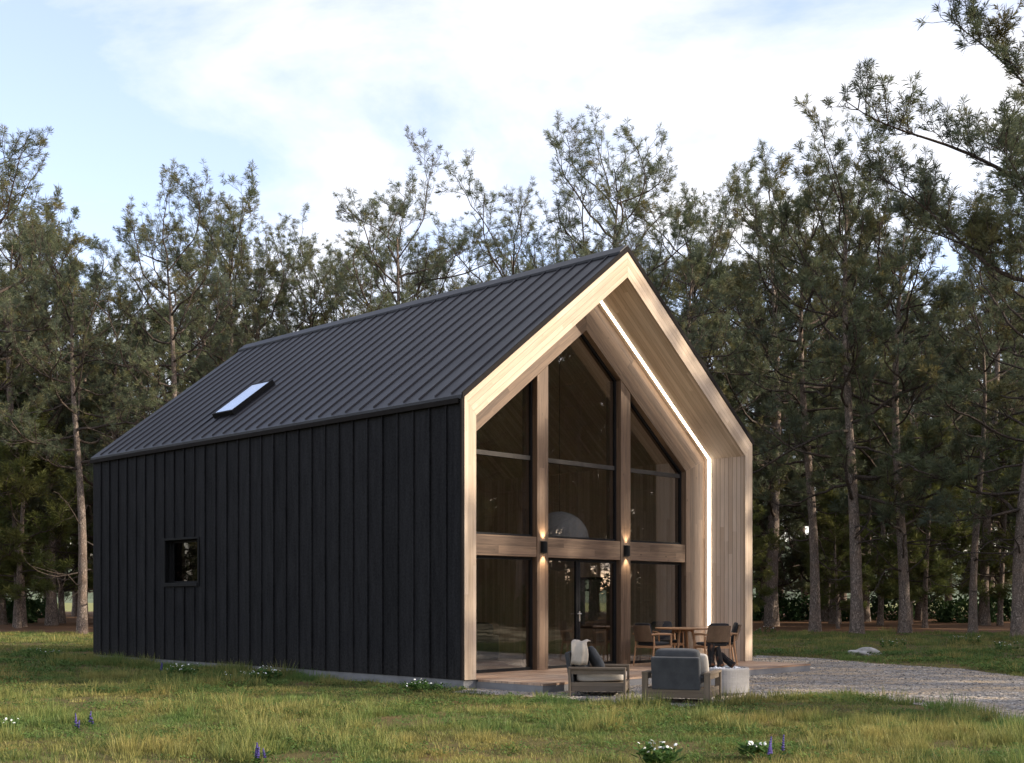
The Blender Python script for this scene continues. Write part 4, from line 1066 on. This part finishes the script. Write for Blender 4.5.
# far rise beyond the wood
def hills():
    n = 60; vs_ = []; fs = []
    for i in range(n):
        x = -700 + 1400 * i / (n - 1)
        for (y, h) in ((330, -2), (460, 6 + 4 * math.sin(i * .4)), (640, 20 + 9 * math.sin(i * .27 + 1)), (900, 34 + 10 * math.sin(i * .21)), (950, -2)): vs_.append((x, y, h))
    for i in range(n - 1):
        for q in range(4): fs.append((i * 5 + q, i * 5 + q + 1, (i + 1) * 5 + q + 1, (i + 1) * 5 + q))
    me = bpy.data.meshes.new("hills"); me.from_pydata(vs_, [], fs)
    tag(link_mesh("hills", me, simple("far_hills", (0.11, 0.13, 0.08), .95, 0, .3, .02, .1, 1, .1), None, True), "low pale hills far beyond the wood", "hills", kind="structure")
hills()

# ------------------------------------------------------------------ meadow grass
def vnoise(x, y, s, seed):
    r_ = np.random.default_rng(seed); out = 0
    for k in range(5):
        a = r_.uniform(0, 6.28); f = s * r_.uniform(.6, 1.7); out = out + np.sin((x * math.cos(a) + y * math.sin(a)) * f + r_.uniform(0, 6.28))
    return out / 5
def meadow_points(n, y0, y1, seed):
    rng = np.random.default_rng(seed)
    y = np.sqrt(rng.uniform(y0 ** 2, y1 ** 2, n)); n0 = int(n * .8); x = np.concatenate([rng.uniform(-.50, .50, n0), rng.choice([-1, 1], n - n0) * rng.uniform(.48, .78, n - n0)]) * y + rng.normal(0, .3, n)
    u = (x - X0) * cT + (y - Y0) * sT; v = -(x - X0) * sT + (y - Y0) * cT
    keep = ~((u > -.06) & (u < W + .3) & (v > -.1) & (v < L + .1)) & ~((u > .2) & (u < W) & (v > -1.6) & (v < .1))
    edge = .25 * vnoise(x, y, 2.2, 5) + rng.normal(0, .07, n)
    keep &= ~in_poly(x + edge * .6, y + edge, GRAVEL)
    # hidden behind the house: leave a margin only
    px = 512 + 1201.46 * x / y
    keep &= ~((u > 0) & (v > 0) & (px > 130) & (px < 735))
    keep &= y < 52.0 + 2.5 * vnoise(x, y, .35, 9)
    bare = vnoise(x, y, 1.5, 21) + .6 * vnoise(x, y, 4.0, 22)
    keep &= rng.random(n) > np.clip((bare - .40) * 3.0, 0, .88)
    return x[keep], y[keep], rng
def gz(x, y): return (0.03 * np.sin(x * 0.5 + 1) * np.sin(y * 0.43) + 0.02 * np.sin(x * 1.3 + y * 0.9)) * np.clip((15.5 - y) / 4, 0, 1)
def blades(cx, cy, rng, nb, rad, h, w, lean, tint0, tvar=.2, scl=None):
    n = len(cx)
    if scl is None: scl = np.ones(n)
    rad = (rad * scl)[:, None]
    hh = (h * scl * (.95 + .55 * vnoise(cx, cy, 1.3, 31) + .6 * vnoise(cx, cy, 4.4, 32)).clip(.35, 1.8))[:, None] * rng.uniform(.4, 1.2, (n, nb))
    an = rng.uniform(0, 6.28, (n, nb)); q = np.sqrt(rng.random((n, nb))); rr = rad * q
    hh = hh * (1.12 - .35 * q)
    bx = cx[:, None] + rr * np.cos(an); by = cy[:, None] + rr * np.sin(an)
    bz = gz(bx, by) - .01
    la = an + rng.normal(0, .7, (n, nb)); le = lean * (.3 + q) * rng.uniform(.3, 1.1, (n, nb)) * hh
    dx, dy = np.cos(la) * le, np.sin(la) * le
    wa = rng.uniform(0, 6.28, (n, nb)); wx, wy = np.cos(wa) * w / 2, np.sin(wa) * w / 2
    P = lambda x, y, z: np.stack([x, y, z], -1)
    v = np.stack([P(bx - wx, by - wy, bz), P(bx + wx, by + wy, bz),
                  P(bx + dx * .4 + wx * .9, by + dy * .4 + wy * .9, bz + hh * .6), P(bx + dx * .4 - wx * .9, by + dy * .4 - wy * .9, bz + hh * .6),
                  P(bx + dx, by + dy, bz + hh)], 2).reshape(-1, 3)
    m = n * nb; b = np.arange(m) * 5
    loops = np.concatenate([np.stack([b, b + 1, b + 2, b + 3], 1).ravel(), np.stack([b + 3, b + 2, b + 4], 1).ravel()])
    sizes = np.concatenate([np.full(m, 4), np.full(m, 3)])
    tint = tint0 + .22 * vnoise(cx, cy, .9, 41)[:, None] + .2 * vnoise(cx, cy, 4.0, 42)[:, None] + rng.normal(0, tvar, (n, nb)) + rng.normal(0, .12, (n, 1))
    tint = np.clip(tint[:, :, None] + np.array([-.22, -.22, .02, .02, .2]), 0, 1)      # straw coloured tips
    return v, loops, sizes, tint.reshape(-1)
parts = []
for (n, y0, y1, nb, rad, h, w, lean, seed) in ((20000, 9.5, 16, 12, .085, .060, .0062, .9, 1), (19000, 16, 24, 11, .11, .062, .0085, .9, 2), (20000, 24, 54, 10, .17, .085, .016, .7, 3)):
    x, y, rng = meadow_points(n, y0, y1, seed)
    parts.append(blades(x, y, rng, nb, rad, h, w, lean, .22))
for (n, y0, y1, nb, rad, h, w, lean, seed) in ((2800, 9.5, 16, 75, .11, .145, .0052, .5, 4), (3100, 16, 25, 60, .13, .14, .0072, .5, 5), (5000, 25, 54, 36, .20, .15, .014, .5, 6)):
    x, y, rng = meadow_points(n, y0, y1, seed)
    k = vnoise(x, y, 1.1, 61) + .5 * vnoise(x, y, 3.1, 62) + rng.normal(0, .16, len(x)) > -.02
    x, y = x[k], y[k]
    parts.append(blades(x, y, rng, nb, rad, h, w, lean, .50, .24, rng.lognormal(-.12, .32, len(x)).clip(.4, 1.7)))
r5 = np.random.default_rng(99); vv_ = r5.uniform(3.5, 13.3, 420); uu_ = -r5.uniform(.10, .75, 420)      # taller growth along the foot of the long wall
parts.append(blades(X0 + uu_ * cT - vv_ * sT, Y0 + uu_ * sT + vv_ * cT, r5, 44, .16, .17, .009, .45, .32, .2, r5.lognormal(-.1, .3, 420).clip(.4, 1.5)))
ex, ey = [], []                                                       # overgrown near edge of the gravel
for a, b in zip(GRAVEL[1:11], GRAVEL[2:12]):
    m_ = int((b - a).length * 17); q = r5.random(m_)
    ex += list(a.x + (b.x - a.x) * q + r5.normal(0, .16, m_)); ey += list(a.y + (b.y - a.y) * q - .12 + r5.normal(0, .16, m_))
ex = np.array(ex); ey = np.array(ey); k = vnoise(ex, ey, 1.7, 71) + r5.normal(0, .2, len(ex)) > -.1; ex, ey = ex[k], ey[k]
parts.append(blades(ex, ey, r5, 55, .13, .15, .0072, .45, .42, .22, r5.lognormal(-.1, .35, len(ex)).clip(.4, 1.7)))
off = 0; V_, L_, S_, T_ = [], [], [], []
for v, lo, sz, ti in parts:
    V_.append(v); L_.append(lo + off); S_.append(sz); T_.append(ti); off += len(v)
g = link_mesh("meadow_grass", quick_mesh("meadow_grass", np.concatenate(V_), np.concatenate(L_), np.concatenate(S_), np.concatenate(T_)), 'grass')
tag(g, "rough yellow green meadow grass around the house", "grass", kind="stuff")
# broad leaved weeds between the grass
x, y, rng = meadow_points(26000, 9.5, 34, 77)
k = vnoise(x, y, 1.6, 55) + .5 * vnoise(x, y, 5, 56) + rng.normal(0, .12, len(x)) > .02; x, y = x[k], y[k]
nb = 12; n = len(x); an = rng.uniform(0, 6.28, (n, nb)); r_ = rng.uniform(.01, .10, (n, nb))
c = np.stack([x[:, None] + r_ * np.cos(an), y[:, None] + r_ * np.sin(an), gz(x, y)[:, None] + rng.uniform(.02, .10, (n, nb))], -1)
a = np.stack([np.cos(an), np.sin(an), rng.uniform(-.3, .7, (n, nb))], -1) * rng.uniform(.010, .026, (n, nb, 1)) * np.clip(y / 16, 1, 1.6)[:, None, None]
b = np.stack([-np.sin(an), np.cos(an), rng.uniform(-.3, .3, (n, nb))], -1) * rng.uniform(.007, .014, (n, nb, 1)) * np.clip(y / 16, 1, 1.6)[:, None, None]
vv = np.stack([c - a, c + b, c + a, c - b], 2).reshape(-1, 3)
g = link_mesh("meadow_weeds", quick_mesh("meadow_weeds", vv, np.arange(len(vv)), np.full(n * nb, 4), np.repeat(rng.random(n * nb), 4)), 'weed')
tag(g, "fresh green broad leaved weeds between the meadow grass", "weeds", kind="stuff")

# loose stones lying on the gravel
r6 = np.random.default_rng(12); n = 42000
y = np.sqrt(r6.uniform(13 ** 2, 31 ** 2, n)); x = r6.uniform(-1, 16, n)
u = (x - X0) * cT + (y - Y0) * sT; v = -(x - X0) * sT + (y - Y0) * cT
k = in_poly(x, y, GRAVEL) & ~((u > .2) & (u < W + .1) & (v > -1.55)); x, y = x[k], y[k]; n = len(x)
sz = r6.lognormal(-4.45, .40, n).clip(.007, .032)
oc = np.array([(1, 0, 0), (0, 1, 0), (-1, 0, 0), (0, -1, 0), (0, 0, 1), (0, 0, -.6)], float)
an = r6.uniform(0, 6.28, n); pt = oc[None] * (1 + r6.normal(0, .22, (n, 6, 1))) * np.stack([sz * r6.uniform(.9, 1.5, n), sz, sz * r6.uniform(.5, .8, n)], 1)[:, None, :]
pt = np.stack([pt[..., 0] * np.cos(an)[:, None] - pt[..., 1] * np.sin(an)[:, None] + x[:, None], pt[..., 0] * np.sin(an)[:, None] + pt[..., 1] * np.cos(an)[:, None] + y[:, None], pt[..., 2] + .008], -1)
tr = np.array([(0, 1, 4), (1, 2, 4), (2, 3, 4), (3, 0, 4), (1, 0, 5), (2, 1, 5), (3, 2, 5), (0, 3, 5)])
lo = (tr[None] + np.arange(n)[:, None, None] * 6).reshape(-1)
mg = M("gravel_stone"); ag = mg.n("ShaderNodeAttribute"); ag.attribute_name = "tint"
MAT['stone'] = mg.done(mg.bsdf(mg.ramp(ag.outputs["Fac"], [(0.0, (0.09, 0.084, 0.078)), (0.5, (0.24, 0.22, 0.195)), (0.8, (0.38, 0.30, 0.21)), (1.0, (0.5, 0.47, 0.43))]), 0.9, spec=0.2))
tag(link_mesh("gravel_stones", quick_mesh("gravel_stones", pt.reshape(-1, 3), lo, np.full(n * 8, 3), np.repeat(r6.random(n), 6)), 'stone'), "loose grey and tan stones scattered over the gravel", "gravel", kind="stuff")

# ------------------------------------------------------------------ flowers and rock
def flower(kind, px, py, h, n, label, seed, spread=.08):
    p = gp(px, py); rnd = random.Random(seed)
    o = empty(kind + "_flower", p, 0, label, "flower")
    for k in range(n):
        st = MB(); x, y = rnd.uniform(-1, 1) * spread, rnd.uniform(-1, 1) * spread; hh = h * rnd.uniform(.6, 1.05); tx, ty = x + rnd.uniform(-.03, .03), y + rnd.uniform(-.03, .03)
        st.tube([(x * .6, y * .6, -.01), (x, y, hh * .5), (tx, ty, hh)], .004, 5)
        for q in range(10):
            a = rnd.uniform(0, 6.28); z = rnd.uniform(.1, .8) * hh; l = rnd.uniform(.03, .07) * (1.0 if kind == 'purple' else 1.7)
            c = Vector((x, y, z)); d = Vector((math.cos(a), math.sin(a), .5)) * l; sd2 = Vector((-math.sin(a), math.cos(a), 0)) * l * .3
            st.add([c, c + d * .5 + sd2, c + d, c + d * .5 - sd2 + Vector((0, 0, -.002))], [(0, 1, 2, 3)])
        st.build("stem", 'weed', o)
        if kind == "purple":
            hd = MB(); rings = 15; pts = []; rad = []
            for q in range(rings):
                t = .35 + .65 * q / (rings - 1); pts.append((x + (tx - x) * t, y + (ty - y) * t, hh * t + .02)); rad.append((.024 if q % 2 else .010) * (1.25 - t * .95))
            hd.tube(pts, rad, 7); hd.build("flower_spike", 'purple', o)
        else:
            tilt = Matrix.Translation((tx, ty, hh)) @ Matrix.Rotation(rnd.uniform(-.9, .9), 4, 'X') @ Matrix.Rotation(rnd.uniform(-.7, .7), 4, 'Y'); r = rnd.uniform(.014, .024)
            ring = [tilt @ Vector(((r if q % 2 else r * .55) * math.cos(q * math.pi / 7), (r if q % 2 else r * .55) * math.sin(q * math.pi / 7), 0)) for q in range(14)]
            hd = MB(); hd.add([tilt @ Vector((0, 0, .006))] + ring + [tilt @ Vector((0, 0, -.003))], [(0, 1 + q, 1 + (q + 1) % 14) for q in range(14)] + [(15, 1 + (q + 1) % 14, 1 + q) for q in range(14)])
            hd.build("flower_head", 'white', o)
flower("purple", 79, 734, .22, 3, "left one of the two purple flower spikes in the sunny grass at the lower left", 1, .05)
flower("purple", 90, 730, .20, 2, "right one of the two purple flower spikes in the sunny grass at the lower left", 2, .03)
flower("purple", 259, 766, .21, 4, "purple flower spikes at the bottom edge below the black wall", 3, .06)
flower("purple", 775, 762, .24, 5, "cluster of purple flower spikes at the bottom edge below the armchairs", 4, .09)
flower("purple", 160, 676, .24, 2, "small purple flower in the shade of the black wall", 5, .05)
flower("purple", 370, 675, .22, 3, "small purple flower close to the foot of the wall in mid length", 6, .06)
flower("white", 16, 731, .15, 6, "small white daisies at the left edge of the sunny grass", 7, .16)
flower("white", 43, 658, .26, 12, "white flowers in the shade at the far left", 8, .35)
flower("white", 183, 677, .24, 14, "bushy white flowers in the shade left of the side window", 9, .25)
flower("white", 240, 680, .16, 14, "low spread of white flowers in the shade below the wall", 10, .4)
flower("white", 268, 682, .28, 16, "taller bushy white flowers near the foot of the black wall", 11, .22)
flower("white", 425, 692, .20, 14, "white flowers at the plinth near the front corner of the house", 12, .3)
flower("white", 657, 768, .24, 16, "leafy white flowers at the bottom edge below the rear armchair", 13, .16)
flower("white", 755, 757, .14, 12, "low white flowers left of the purple cluster at the bottom", 14, .12)
flower("white", 965, 644, .30, 16, "white flowers in the far grass in front of the leaning pine", 15, .4)
flower("white", 1015, 652, .28, 14, "white flowers in the far grass at the right edge", 16, .5)
flower("white", 765, 634, .30, 12, "white flowers in the far grass close to the right corner of the house", 17, .4)
flower("white", 892, 649, .30, 10, "white flowers in the far grass just right of the pale rock", 18, .35)
def rock(px, py, r, label, seed):
    bm = bmesh.new(); bmesh.ops.create_icosphere(bm, subdivisions=4, radius=1); rnd = random.Random(seed); ph = [rnd.uniform(0, 6) for _ in range(8)]
    for v in bm.verts:
        c = v.co.copy(); k = 1 + .18 * math.sin(c.x * 3 + ph[0]) * math.sin(c.y * 4 + ph[1]) + .10 * math.sin(c.z * 7 + ph[2] + c.x * 5) + .05 * math.sin(c.x * 13 + c.y * 11 + ph[3])
        v.co = Vector((c.x * r * 1.5, c.y * r, c.z * r * .62)) * k
    me = bpy.data.meshes.new("rock"); bm.to_mesh(me); bm.free(); o = link_mesh("rock", me, 'rock', None, True); o.location = gp(px, py); o.rotation_euler = (0, 0, .3)
    tag(o, label, "rock")
rock(866, 655, .30, "pale flat rock lying in the grass at the edge of the gravel", 3)
